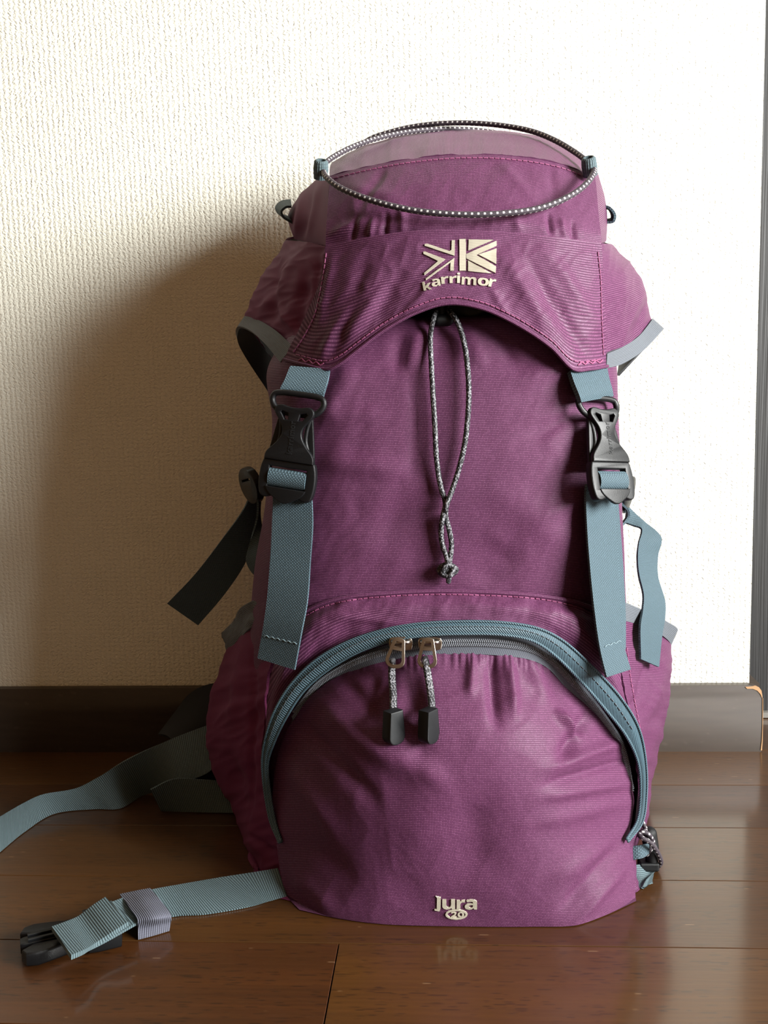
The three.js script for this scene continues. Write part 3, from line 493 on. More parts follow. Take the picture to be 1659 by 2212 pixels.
part('lid_side', sheet({ rows: [
  [[700, 380, 0.09], [700, 372, 0.12], [706, 376, 0.16], [713, 382, 0.1855]],
  [[655, 432, 0.06], [648, 423, 0.1], [676, 430, 0.16], [709, 441, 0.209]],
  [[640, 470, 0.05], [622, 468, 0.1], [660, 470, 0.165], [706, 500, 0.2215]],
  [[655, 512, 0.05], [636, 516, 0.1], [668, 524, 0.17], [705, 531, 0.222]],
], nu: 50, nv: 60, thick: 0.002, disp: (px, py) => foldField([[690, 400, 665, 500, 8, 2], [655, 420, 640, 500, 7, 2.5], [675, 430, 655, 510, 7, -2]])(px, py) }).geo, plainPurple);
part('lid_side', sheet({ rows: [
  [[1285, 382, 0.1825], [1291, 376, 0.155], [1290, 374, 0.12], [1280, 380, 0.09]],
  [[1290, 442, 0.204], [1302, 432, 0.165], [1306, 428, 0.11], [1290, 430, 0.06]],
  [[1296, 500, 0.2155], [1306, 490, 0.175], [1311, 470, 0.115], [1290, 470, 0.05]],
  [[1298, 525, 0.2175], [1305, 524, 0.18], [1309, 518, 0.115], [1290, 515, 0.05]],
], nu: 50, nv: 60, thick: 0.002 }).geo, purple);

part('lid_pocket', bag([[545, 668, 1276, 0.214, 0.042, 3], [500, 664, 1280, 0.21, 0.04, 3], [450, 676, 1278, 0.198, 0.04, 3], [405, 708, 1268, 0.176, 0.045, 2.8], [365, 734, 1256, 0.15, 0.055, 2.6], [340, 775, 1220, 0.13, 0.07, 2.4]], { nu: 120, nv: 60 }), purple);

// ------------------------------------------------------------------ bungee cord round the lid, its loop tabs, side daisy loops
part('bungee_cord', tube([[698, 352, 0.178], [699, 372, 0.2], [708, 386, 0.214], [735, 406, 0.2255], [800, 432, 0.238], [890, 454, 0.246], [985, 463, 0.249], [1075, 462, 0.2475], [1165, 450, 0.2405], [1235, 421, 0.2295], [1272, 391, 0.2155], [1283, 368, 0.2], [1276, 352, 0.185]], 0.00185), bungeeMat, pack, 'dark bungee cord with white flecks looping across the lid front');
part('bungee_cord', tube([[700, 354, 0.178], [722, 338, 0.165], [770, 314, 0.145], [830, 295, 0.125], [890, 284, 0.11], [950, 279, 0.1], [1010, 280, 0.092], [1070, 287, 0.086], [1110, 296, 0.082]], 0.00185), bungeeMat);
part('bungee_cord', tube([[1270, 350, 0.182], [1245, 331, 0.168], [1200, 304, 0.148], [1150, 284, 0.13], [1090, 272, 0.117], [1020, 266, 0.107], [950, 267, 0.1], [890, 274, 0.094], [840, 286, 0.09], [800, 300, 0.086], [776, 318, 0.082], [768, 340, 0.078]], 0.00185), bungeeMat);
for (const [x, y, z, a] of [[693, 366, 0.196, -0.15], [1273, 360, 0.196, 0.2]]) {
  const c = at(x, y, z), g = new THREE.LatheGeometry([[0.0026, -0.0062], [0.0044, -0.0058], [0.0049, 0], [0.0046, 0.0048], [0.0034, 0.006], [0.0024, 0.0058], [0.0024, -0.005]].map((p) => new THREE.Vector2(...p)), 20);
  const uv = g.attributes.uv; for (let i = 0; i < uv.count; i++) uv.setXY(i, uv.getY(i) * 0.02, uv.getX(i) * 0.03);
  g.rotateX(0.5).rotateZ(a).translate(c.x, c.y, c.z); part('cord_tab', g, webRib, pack, 'small teal webbing tab holding the bungee cord');
}
const loopTab = (l, r) => part('webbing_loop', strap(l, r, { nu: 8, nv: 40, thick: 0.0016 }).geo, teal, pack, 'small teal webbing loop on the side of the lid');
loopTab([[628, 430, 0.1], [606, 434, 0.105], [594, 448, 0.108], [600, 462, 0.106], [632, 474, 0.102]], [[630, 444, 0.125], [616, 446, 0.13], [606, 456, 0.132], [610, 470, 0.13], [632, 484, 0.125]]);
loopTab([[1306, 442, 0.14], [1320, 448, 0.142], [1331, 464, 0.143], [1327, 480, 0.142], [1308, 484, 0.14]], [[1306, 446, 0.115], [1317, 450, 0.117], [1324, 464, 0.118], [1322, 474, 0.117], [1308, 478, 0.115]]);

// ------------------------------------------------------------------ front cord and its knot
const topS = surface([bodyGeo]);
const fc = (list) => list.map(([x, y, k]) => { const h = onto(topS, x, y); return h.p.clone().add(V(0, 0, k)); });
part('drawcord', tube([at(948, 655, 0.232), at(944, 668, 0.237), at(936, 690, 0.2425), ...fc([[930, 725, 0.003], [932, 790, 0.0045], [936, 860, 0.005], [940, 930, 0.005], [943, 990, 0.0045], [952, 1050, 0.004], [962, 1085, 0.004], [957, 1112, 0.0055], [953, 1140, 0.0045], [955, 1172, 0.004], [964, 1198, 0.0045], [968, 1215, 0.006]])], 0.00165), cordMat, pack, 'grey speckled drawcord hanging down the front');
part('drawcord', tube([at(962, 655, 0.232), at(968, 668, 0.2375), at(986, 692, 0.2435), ...fc([[999, 728, 0.0035], [1008, 780, 0.005], [1012, 840, 0.0055], [1010, 900, 0.0055], [1003, 960, 0.005], [990, 1015, 0.0045], [976, 1058, 0.0045], [964, 1090, 0.0075], [963, 1115, 0.003], [970, 1142, 0.004], [975, 1172, 0.004], [973, 1198, 0.0045], [970, 1215, 0.006]])], 0.00165), cordMat);
{
  const h = onto(topS, 967, 1228), c = h.p.clone().add(V(0, 0, 0.0055)), P = [];
  for (let i = 0; i <= 60; i++) { const t = i / 60 * 2 * Math.PI * 2; P.push(V(c.x + Math.cos(t * 1.5) * (0.0033 + 0.0012 * Math.cos(t * 2)) * 1.15, c.y + Math.sin(t * 1.5) * 0.0034, c.z + Math.sin(t * 1.0) * 0.0026)); }
  part('cord_knot', mergeGeometries([tube(P, 0.00165, 160), new THREE.SphereGeometry(0.003, 16, 12).translate(c.x, c.y, c.z - 0.0008).toNonIndexed(), tube([V(c.x, c.y - 0.002, c.z), V(c.x + 0.0006, c.y - 0.0055, c.z - 0.0008), V(c.x + 0.0004, c.y - 0.0072, c.z - 0.001)], 0.0016)]), cordMat, pack, 'knotted end of the drawcord');
}
{ // black cord stop glimpsed under the lid
  const c = at(957, 690, 0.2365); part('cord_lock', mergeGeometries([new THREE.CapsuleGeometry(0.0042, 0.005, 6, 14).rotateZ(Math.PI / 2).translate(c.x, c.y, c.z), new THREE.CylinderGeometry(0.0028, 0.0028, 0.006, 16).translate(c.x - 0.001, c.y + 0.006, c.z)].map((g) => g.toNonIndexed())), plastic);
}

// ------------------------------------------------------------------ front compression straps and side-release buckles
const buckleParts = (parent, text) => {                                       // in millimetres, y up along the strap, z towards the viewer
  const S = (f) => { const s = new THREE.Shape(); f(s); return s; };
  const ext = (s, d, z, b = 0.7) => { const g = new THREE.ExtrudeGeometry(s, { depth: d - 2 * b, bevelEnabled: true, bevelSize: b * 0.9, bevelThickness: b, bevelSegments: 3, curveSegments: 16 }); g.translate(0, 0, z + b); return toCreasedNormals(g, 0.7); };
  const plate = S((s) => {
    s.moveTo(-15.2, -15.6); s.lineTo(15.2, -15.6); s.bezierCurveTo(15.4, -12, 13.5, -10.5, 11, -8); s.bezierCurveTo(7.2, -4, 5.4, -1, 5.6, 2.4); s.bezierCurveTo(6, 6.5, 9.5, 9, 11.6, 12.6); s.bezierCurveTo(12.8, 15.4, 10.4, 17.4, 7.6, 17);
    s.bezierCurveTo(3, 15.6, -3, 15.6, -7.6, 17); s.bezierCurveTo(-10.4, 17.4, -12.8, 15.4, -11.6, 12.6); s.bezierCurveTo(-9.5, 9, -6, 6.5, -5.6, 2.4); s.bezierCurveTo(-5.4, -1, -7.2, -4, -11, -8); s.bezierCurveTo(-13.5, -10.5, -15.4, -12, -15.2, -15.6);
    for (const k of [-1, 1]) { const h = new THREE.Path(); h.moveTo(k * 2.6, 8.6); h.lineTo(k * 6, 8.4); h.lineTo(k * 9.2, 13); h.lineTo(k * 8, 14.6); h.lineTo(k * 3.4, 13.4); h.closePath(); s.holes.push(h); }
  });
  const top = ext(plate, 3.2, 1.6), under = ext(S((s) => { s.moveTo(-15, -16); s.lineTo(15, -16); s.lineTo(14, -9); s.lineTo(10, 14); s.lineTo(-10, 14); s.lineTo(-14, -9); s.closePath(); const h = new THREE.Path(); h.moveTo(-8, 11.5); h.lineTo(8, 11.5); h.lineTo(11, -9); h.lineTo(-11, -9); h.closePath(); s.holes.push(h); }), 2.4, -1.4, 0.5);
  const tub = (l, r) => { const c = new THREE.CatmullRomCurve3(l.map((p) => V(...p)), false, 'centripetal'); return mergeGeometries([new THREE.TubeGeometry(c, 40, r, 12).toNonIndexed(), ...[0, 1].map((t) => new THREE.SphereGeometry(r, 10, 8).translate(...c.getPoint(t).toArray()).toNonIndexed())]); };
  const ring = mergeGeometries([tub([[-9, 12, 1], [-14.5, 16, 0.4], [-16.6, 20, 0], [-15.6, 23.4, 0], [-12, 24.6, 0], [0, 25, 0], [12, 24.6, 0], [15.6, 23.4, 0], [16.6, 20, 0], [14.5, 16, 0.4], [9, 12, 1]], 1.9)]);
  const arms = [-1, 1].map((k) => tub([[k * 11, -15, 0.6], [k * 10.4, -9, 0.8], [k * 8.4, -3, 1], [k * 8.2, 3, 1], [k * 9.2, 9, 0.8], [k * 10.6, 12.5, 0.6]], 1.3));
  const ladder = ext(S((s) => { s.moveTo(-15.6, -16.8); s.lineTo(15.6, -16.8); s.bezierCurveTo(17.6, -21, 18, -30, 16.4, -36); s.bezierCurveTo(15.6, -39, 13, -39.4, 10.5, -38); s.bezierCurveTo(6, -36.4, -6, -36.4, -10.5, -38); s.bezierCurveTo(-13, -39.4, -15.6, -39, -16.4, -36); s.bezierCurveTo(-18, -30, -17.6, -21, -15.6, -16.8); const h = new THREE.Path(); h.moveTo(-12.9, -19.4); h.lineTo(-12.9, -33.6); h.lineTo(12.9, -33.6); h.lineTo(12.9, -19.4); h.closePath(); s.holes.push(h); }), 5.2, -1.6, 1);
  const lip = ext(S((s) => { s.moveTo(-12.4, -33.2); s.lineTo(12.4, -33.2); s.bezierCurveTo(11, -37, 6, -39, 3.6, -40.6); s.bezierCurveTo(1.5, -41.8, -1.5, -41.8, -3.6, -40.6); s.bezierCurveTo(-6, -39, -11, -37, -12.4, -33.2); }), 2.2, 2.2, 0.7);
  const out = [['buckle_ring', ring], ['buckle_body', mergeGeometries([top, under, ...arms].map((g) => { const c = g.index ? g.toNonIndexed() : g; for (const k of Object.keys(c.attributes)) if (!['position', 'normal', 'uv'].includes(k)) c.deleteAttribute(k); return c; }))], ['buckle_ladder', mergeGeometries([ladder, lip])]];
  return out;
};
const font = await new FontLoader().loadAsync('fonts/droid/droid_sans_bold.typeface.json');
function buckle(origin, up, right, label) {
  const y = up.clone().normalize(), z = right.clone().cross(y).normalize(), x = y.clone().cross(z), g = new THREE.Group();
  g.name = numbered('side_release_buckle'); g.userData.label = label; pack.add(g);
  g.position.copy(origin).sub(BASE); g.quaternion.setFromRotationMatrix(new THREE.Matrix4().makeBasis(x, y, z)); g.scale.setScalar(0.001);
  for (const [n, geo] of buckleParts()) { geo.userData.local = true; part(n, boxUVmm(geo), plastic, g); }
  // raised lettering up the middle of the body
  const sh = font.generateShapes('karrimor', 3.4), t = new THREE.ExtrudeGeometry(sh, { depth: 0.35, bevelEnabled: false, curveSegments: 5 }); t.computeBoundingBox();
  const b = t.boundingBox; t.translate(-(b.min.x + b.max.x) / 2, -(b.min.y + b.max.y) / 2, 0).rotateZ(Math.PI / 2).translate(0, -1.6, 4.7); t.userData.local = true;
  part('raised_lettering', t, plastic, g);
  // webbing rolled over the ladder bar
  const bar = new THREE.Shape(); bar.absellipse(0, 0, 5.6, 3.4, 0, Math.PI * 2);
  const w = new THREE.ExtrudeGeometry(bar, { depth: 24.4, bevelEnabled: false, curveSegments: 24 }); w.translate(0, 0, -12.2).rotateY(Math.PI / 2).rotateX(Math.PI / 2).translate(0, -27, 1.4);
  const p = w.attributes.position, uv = w.attributes.uv; for (let i = 0; i < p.count; i++) uv.setXY(i, p.getX(i) * 0.001, (p.getY(i) + p.getZ(i) * 0.8) * 0.001);
  const ww = toCreasedNormals(w, 0.9); ww.userData.local = true; part('webbing_roll', ww, teal, g, 'teal webbing rolled over the ladder bar');
  return g;
}
function boxUVmm(g) { const u = g.userData; boxUV(g); const uv = g.attributes.uv; for (let i = 0; i < uv.count; i++) uv.setXY(i, uv.getX(i) * 0.001, uv.getY(i) * 0.001); g.userData = u; return g; }

part('buckle_strap', strap([[627, 790, 0.239], [618, 812, 0.243], [606, 838, 0.246], [603, 850, 0.245]], [[712, 797, 0.2415], [708, 818, 0.2455], [700, 848, 0.249], [697, 863, 0.248]], { nu: 16, thick: 0.003 }).geo, teal);
part('buckle_strap', strap([[1232, 800, 0.2405], [1240, 825, 0.245], [1252, 855, 0.248], [1256, 869, 0.247]], [[1312, 793, 0.2155], [1316, 815, 0.219], [1323, 840, 0.222], [1326, 856, 0.221]], { nu: 16, thick: 0.003 }).geo, teal);
buckle(at(635, 940, 0.250), at(648, 860, 0.2488).sub(at(627, 1030, 0.250)), at(690, 950, 0.2525).sub(at(580, 940, 0.246)), 'black side-release buckle in the shade');
buckle(at(1302, 945, 0.2375), at(1290, 862, 0.2295).sub(at(1316, 1035, 0.2425)), at(1338, 935, 0.2235).sub(at(1266, 948, 0.2435)), 'black side-release buckle catching the light');

const tailL = strap([[586, 1030, 0.2475], [589, 1060, 0.247], [588, 1120, 0.249], [584, 1200, 0.252], [577, 1290, 0.256], [569, 1350, 0.258], [556, 1422, 0.257]], [[676, 1035, 0.2535], [673, 1062, 0.2535], [675, 1130, 0.2565], [670, 1210, 0.2595], [663, 1300, 0.2655], [651, 1365, 0.2685], [636, 1447, 0.2675]], { nu: 20, nv: 90 });
part('strap_tail', tailL.geo, teal, pack, 'teal webbing tail hanging below the buckle');
part('stitching', stitches(surface([tailL.geo]), [[571, 1373], [642, 1390]], { dash: 5, gap: 1, zig: 1.5, r: 0.0003 }), std({ color: '#6d8088', roughness: 0.8 }));
const tailR = strap([[1268, 1046, 0.2465], [1266, 1066, 0.2475], [1269, 1150, 0.2505], [1277, 1250, 0.2555], [1287, 1340, 0.2605], [1297, 1405, 0.264], [1311, 1463, 0.2665]], [[1328, 1044, 0.2255], [1330, 1066, 0.2255], [1334, 1170, 0.2295], [1339, 1260, 0.235], [1343, 1340, 0.2425], [1348, 1392, 0.2465], [1363, 1446, 0.2505]], { nu: 20, nv: 90 });
part('strap_tail', tailR.geo, teal, pack, 'teal webbing tail hanging below the buckle');
part('stitching', stitches(surface([tailR.geo]), [[1306, 1396], [1342, 1384]], { dash: 5, gap: 1, zig: 1.5, r: 0.0003 }), std({ color: '#6d8088', roughness: 0.8 }));
part('strap_tail', strap([[1280, 1050, 0.239], [1290, 1200, 0.243], [1302, 1330, 0.251], [1312, 1405, 0.256]], [[1334, 1060, 0.222], [1345, 1200, 0.225], [1352, 1330, 0.231], [1352, 1402, 0.24]], { nu: 16 }).geo, teal);

// ------------------------------------------------------------------ side compression straps
part('side_strap', strap([[548, 1050, 0.15], [530, 1095, 0.145], [480, 1165, 0.135], [420, 1242, 0.125], [361, 1304, 0.118]], [[566, 1062, 0.135], [559, 1130, 0.13], [532, 1212, 0.125], [488, 1280, 0.122], [428, 1351, 0.115]], { nu: 16 }).geo, teal, pack, 'teal side strap sticking out to the left over the shaded wall');
part('side_strap', strap([[545, 1036, 0.165], [557, 1070, 0.165], [557, 1120, 0.165], [537, 1180, 0.168], [531, 1210, 0.17], [540, 1232, 0.172], [556, 1250, 0.175]], [[549, 1034, 0.155], [562, 1070, 0.155], [564, 1120, 0.155], [574, 1165, 0.168], [586, 1190, 0.178], [592, 1215, 0.184], [596, 1262, 0.19]], { nu: 14 }).geo, teal, pack, 'teal side strap folded close to the body');
for (const [x, y, z, ry, rz] of [[548, 1046, 0.155, -1.0, 0.3], [1346, 1066, 0.15, 1.2, -0.25]]) {
  const c = at(x, y, z), s = new THREE.Shape(); s.absellipse(0, 0, 0.0145, 0.0125, 0, Math.PI * 2);
  for (const k of [1]) { const h = new THREE.Path(); const y0 = k * 0.0045; h.moveTo(-0.009, y0 - 0.0016); h.lineTo(0.009, y0 - 0.0016); h.lineTo(0.009, y0 + 0.0016); h.lineTo(-0.009, y0 + 0.0016); h.closePath(); s.holes.push(h); }
  const g = toCreasedNormals(new THREE.ExtrudeGeometry(s, { depth: 0.004, bevelEnabled: true, bevelSize: 0.001, bevelThickness: 0.001, bevelSegments: 2 }), 0.7); g.rotateY(ry).rotateZ(rz).translate(c.x, c.y, c.z); part('ladder_lock', g, plastic, pack, 'small black ladder lock on the side strap');
}
part('side_strap', strap([[1350, 1128, 0.15], [1368, 1134, 0.15], [1386, 1141, 0.152], [1380, 1175, 0.164], [1378, 1205, 0.172], [1381, 1240, 0.182], [1391, 1285, 0.193], [1389, 1319, 0.202], [1384, 1353, 0.21], [1385, 1424, 0.214]], [[1356, 1092, 0.14], [1372, 1108, 0.14], [1392, 1126, 0.142], [1429, 1161, 0.146], [1422, 1200, 0.15], [1422, 1245, 0.158], [1437, 1298, 0.166], [1437, 1335, 0.174], [1431, 1372, 0.182], [1424, 1441, 0.19]], { nu: 18, nv: 110 }).geo, teal, pack, 'teal side strap waving down in front of the bright wall');
part('side_strap', strap([[1336, 1062, 0.18], [1344, 1085, 0.178], [1358, 1100, 0.175], [1361, 1114, 0.175], [1352, 1130, 0.178], [1338, 1142, 0.182]], [[1334, 1060, 0.16], [1342, 1083, 0.158], [1355, 1099, 0.155], [1357, 1113, 0.155], [1348, 1128, 0.158], [1334, 1140, 0.16]], { nu: 8 }).geo, teal);

part('side_strap', strap([[546, 1034, 0.158], [575, 1026, 0.15], [612, 1018, 0.14]], [[546, 1062, 0.15], [575, 1054, 0.14], [612, 1046, 0.13]], { nu: 8, nv: 20 }).geo, teal);
part('side_strap', strap([[1348, 1052, 0.155], [1330, 1044, 0.148], [1300, 1036, 0.14]], [[1348, 1078, 0.147], [1330, 1070, 0.14], [1300, 1062, 0.13]], { nu: 8, nv: 20 }).geo, teal);

// ------------------------------------------------------------------ hip belt and floor straps
const zF = (px, py) => atY(px, py, 0.0006);
part('hip_belt_wing', sheet({ rows: [[[500, 1470, 0.05], [459, 1483, 0.055], [424, 1500, 0.06], [403, 1535, 0.062], [366, 1594, 0.065]], [[520, 1560, 0.06], [480, 1565, 0.07], [450, 1575, 0.075], [425, 1590, 0.078], [390, 1612, 0.08]], [[520, 1690, 0.055], [480, 1690, 0.06], [450, 1690, 0.06], [425, 1680, 0.062], [400, 1660, 0.065]]], nu: 40, nv: 30, thick: 0.012 }).geo, blackFoam, pack, 'black padded hip belt wing in deep shade');
const belt = strap(
  [[470, 1560, 0.10], [444, 1568, 0.102], [366, 1598, 0.108], [278, 1640, 0.115], [208, 1681, 0.12], [166, 1702, 0.124], [89, 1717, 0.138], [50, 1735, 0.15], [0, 1764, 0.17], [-60, 1800, 0.195]],
  [at(476, 1640, 0.118), at(450, 1668, 0.12), at(390, 1692, 0.122), zF(318, 1716), zF(258, 1747), zF(205, 1748), zF(118, 1758), zF(55, 1796), zF(0, 1841), zF(-60, 1890)], { nu: 16, nv: 110 });
part('hip_belt_strap', belt.geo, webRib, pack, 'long grey teal hip strap snaking off across the floor');
part('hip_belt_strap', strap([at(324, 1704, 0.142), at(374, 1682, 0.135), at(430, 1683, 0.13), at(490, 1688, 0.125)], [zF(349, 1750), zF(400, 1752), zF(450, 1754), zF(505, 1756)], { nu: 12, nv: 30 }).geo, webRib, pack, 'short strap end lying in the shade');
part('hip_belt_strap', strap([atY(600, 1875, 0.012), atY(559, 1882, 0.01), atY(463, 1897, 0.007), atY(394, 1909, 0.006), atY(328, 1921, 0.007), atY(280, 1934, 0.011), atY(235, 1950, 0.013)], [zF(620, 1936), zF(586, 1946), atY(540, 1957, 0.0012), atY(444, 1973, 0.0014), atY(366, 1978, 0.002), atY(325, 1990, 0.007), atY(290, 1996, 0.01)], { nu: 14, nv: 70 }).geo, webRib, pack, 'hip strap running out to the loose buckle');
part('strap_keeper', sheet({ rows: [[atY(259, 1931, 0.0105), atY(292, 1924, 0.011), atY(324, 1918, 0.0105)], [atY(278, 1957, 0.0135), atY(312, 1951, 0.015), atY(347, 1945, 0.0125)], [atY(297, 1988, 0.0125), atY(334, 1984, 0.0135), atY(370, 1978, 0.0105)], [atY(298, 2008, 0.006), atY(334, 2001, 0.006), atY(369, 1994, 0.005)], [zF(299, 2030), zF(333, 2021), zF(366, 2011)]], nu: 24, nv: 50, thick: 0.0016 }).geo, turned(mauveBand), pack, 'mauve grey elastic keeper round the hip strap');
part('hip_belt_strap', sheet({ rows: [[atY(112, 2001, 0.0175), atY(140, 1991, 0.0168), atY(170, 1978, 0.0148), atY(200, 1955, 0.0185), atY(228, 1937, 0.0205)], [atY(133, 2032, 0.0175), atY(161, 2021, 0.0168), atY(191, 2006, 0.0145), atY(223, 1983, 0.018), atY(253, 1964, 0.02)], [atY(154, 2063, 0.0175), atY(182, 2051, 0.0168), atY(212, 2033, 0.0142), atY(247, 2010, 0.0172), atY(278, 1990, 0.019)]], nu: 60, nv: 16, thick: 0.0028 }).geo, webRibAcross, pack, 'folded strap end stitched over the loose buckle');
part('hip_belt_strap', sheet({ rows: [[atY(120, 2003, 0.0145), atY(176, 1982, 0.0115), atY(240, 1945, 0.0145)], [atY(157, 2065, 0.0145), atY(216, 2037, 0.0112), atY(292, 1995, 0.0125)]], nu: 60, nv: 10, thick: 0.0016 }).geo, webRibAcross);
{ // male half of the hip buckle lying on the floor (mm; x towards the prongs, second number towards the viewer)
  const o = zF(263, 2047), tip = zF(78, 2092), ax = tip.clone().sub(o).setY(0).normalize(), az = ax.clone().cross(V(0, 1, 0)), yy = V(0, 1, 0), g = new THREE.Group();
  g.name = 'hip_buckle'; g.userData.label = 'black male buckle half lying loose on the floor'; pack.add(g);
  g.position.copy(o).sub(BASE); g.quaternion.setFromRotationMatrix(new THREE.Matrix4().makeBasis(ax, yy, az)); g.scale.setScalar(0.001);
  const slab = (list, h, y0, b = 0.9) => { const s = new THREE.Shape(list.map(([a, c]) => new THREE.Vector2(a, c))); const e = new THREE.ExtrudeGeometry(s, { depth: h - 2 * b, bevelEnabled: true, bevelSize: b * 0.8, bevelThickness: b, bevelSegments: 3 }); e.translate(0, 0, b).rotateX(-Math.PI / 2).translate(0, y0, 0); const t = toCreasedNormals(e, 0.7); t.userData.local = true; return boxUVmm(t); };
  const rail = (z) => slab([[0, z - 3], [17, z - 3], [17, z + 1], [12, z + 2], [1, z + 2]], 9.5, 0.8, 1.6);
  part('frame_rail', rail(-2), plastic, g); part('frame_rail', rail(-31), plastic, g);
  part('frame_bar', slab([[1, -31], [5, -31], [5, -2], [1, -2]], 6, 2), plastic, g); part('frame_bar', slab([[14, -31], [19, -31], [19, -2], [14, -2]], 7, 1.5), plastic, g);
  part('prong', slab([[18, -6], [30, -5.4], [38, -3.2], [46, -1.6], [51, -3], [52.5, -6.6], [47, -10], [38, -9.4], [28, -9], [18, -9.6]], 8.5, 0.8, 1.8), plastic, g);
  part('prong', slab([[18, -24], [28, -24.6], [38, -24.2], [47, -23.6], [52.5, -27], [51, -30.6], [46, -32], [38, -30.4], [30, -28.2], [18, -27.6]], 8.5, 0.8, 1.8), plastic, g);
  part('guide_blade', slab([[18, -20.6], [52, -20.6], [54, -19.6], [54, -14.4], [52, -13.4], [18, -13.4]], 6.5, 2.5, 0.8), plastic, g);
  for (const z of [-19.6, -14.4]) part('guide_rib', slab([[18, z - 0.7], [50, z - 0.7], [50, z + 0.7], [18, z + 0.7]], 2.6, 8.2, 0.4), plastic, g);
}
{ // cord lock, bungee end and folded webbing at the pack's lower right corner
  part('webbing_end', strap([[1366, 1828, 0.226], [1378, 1826, 0.226], [1396, 1822, 0.222]], [[1368, 1858, 0.23], [1380, 1855, 0.23], [1396, 1845, 0.226]], { nu: 10, nv: 20, thick: 0.003 }).geo, teal, pack, 'teal webbing end at the pack corner');
  const W = (a, k) => atY(a[0], a[1], a[2] + k);
  part('webbing_end', sheet({ rows: [[at(1374, 1868, 0.226), at(1390, 1866, 0.222), at(1406, 1866, 0.217), at(1424, 1870, 0.212)], [at(1372, 1893, 0.231), at(1384, 1895, 0.231), at(1398, 1892, 0.227), at(1416, 1888, 0.22)], [zF(1372, 1908), zF(1384, 1919), zF(1392, 1918), zF(1405, 1905)]], nu: 30, nv: 24, thick: 0.004, disp: (px, py) => foldField([[1388, 1918, 1418, 1872, 4, 2], [1398, 1918, 1424, 1876, 3, -1.6]])(px, py) }).geo, webRib, pack, 'folded grey webbing end touching the floor');
  const c = at(1404, 1815, 0.215), d = at(1407, 1852, 0.22);
  part('cord_lock', mergeGeometries([new THREE.CapsuleGeometry(0.0052, 0.009, 8, 18).rotateZ(0.15).translate(c.x, c.y, c.z), new THREE.CylinderGeometry(0.0042, 0.0042, 0.008, 18).rotateZ(0.1).translate(d.x, d.y + 0.0015, d.z), new RoundedBoxGeometry(0.013, 0.006, 0.01, 3, 0.0015).translate(d.x - 0.002, d.y - 0.005, d.z)].map((g) => g.index ? g.toNonIndexed() : g)), plastic, pack, 'glossy black cord lock at the pack corner');
  part('bungee_cord', tube([[1386, 1772, 0.214], [1394, 1790, 0.216], [1390, 1798, 0.224], [1380, 1803, 0.228], [1387, 1810, 0.231], [1402, 1818, 0.231], [1415, 1832, 0.229], [1424, 1848, 0.226], [1428, 1862, 0.223], [1422, 1871, 0.219], [1412, 1872, 0.216]], 0.0015), bungeeMat);
  part('bungee_cord', tube([[1378, 1806, 0.222], [1386, 1797, 0.226], [1398, 1800, 0.226], [1408, 1812, 0.224], [1411, 1824, 0.222], [1404, 1836, 0.223], [1397, 1846, 0.224]], 0.0015), bungeeMat);
}

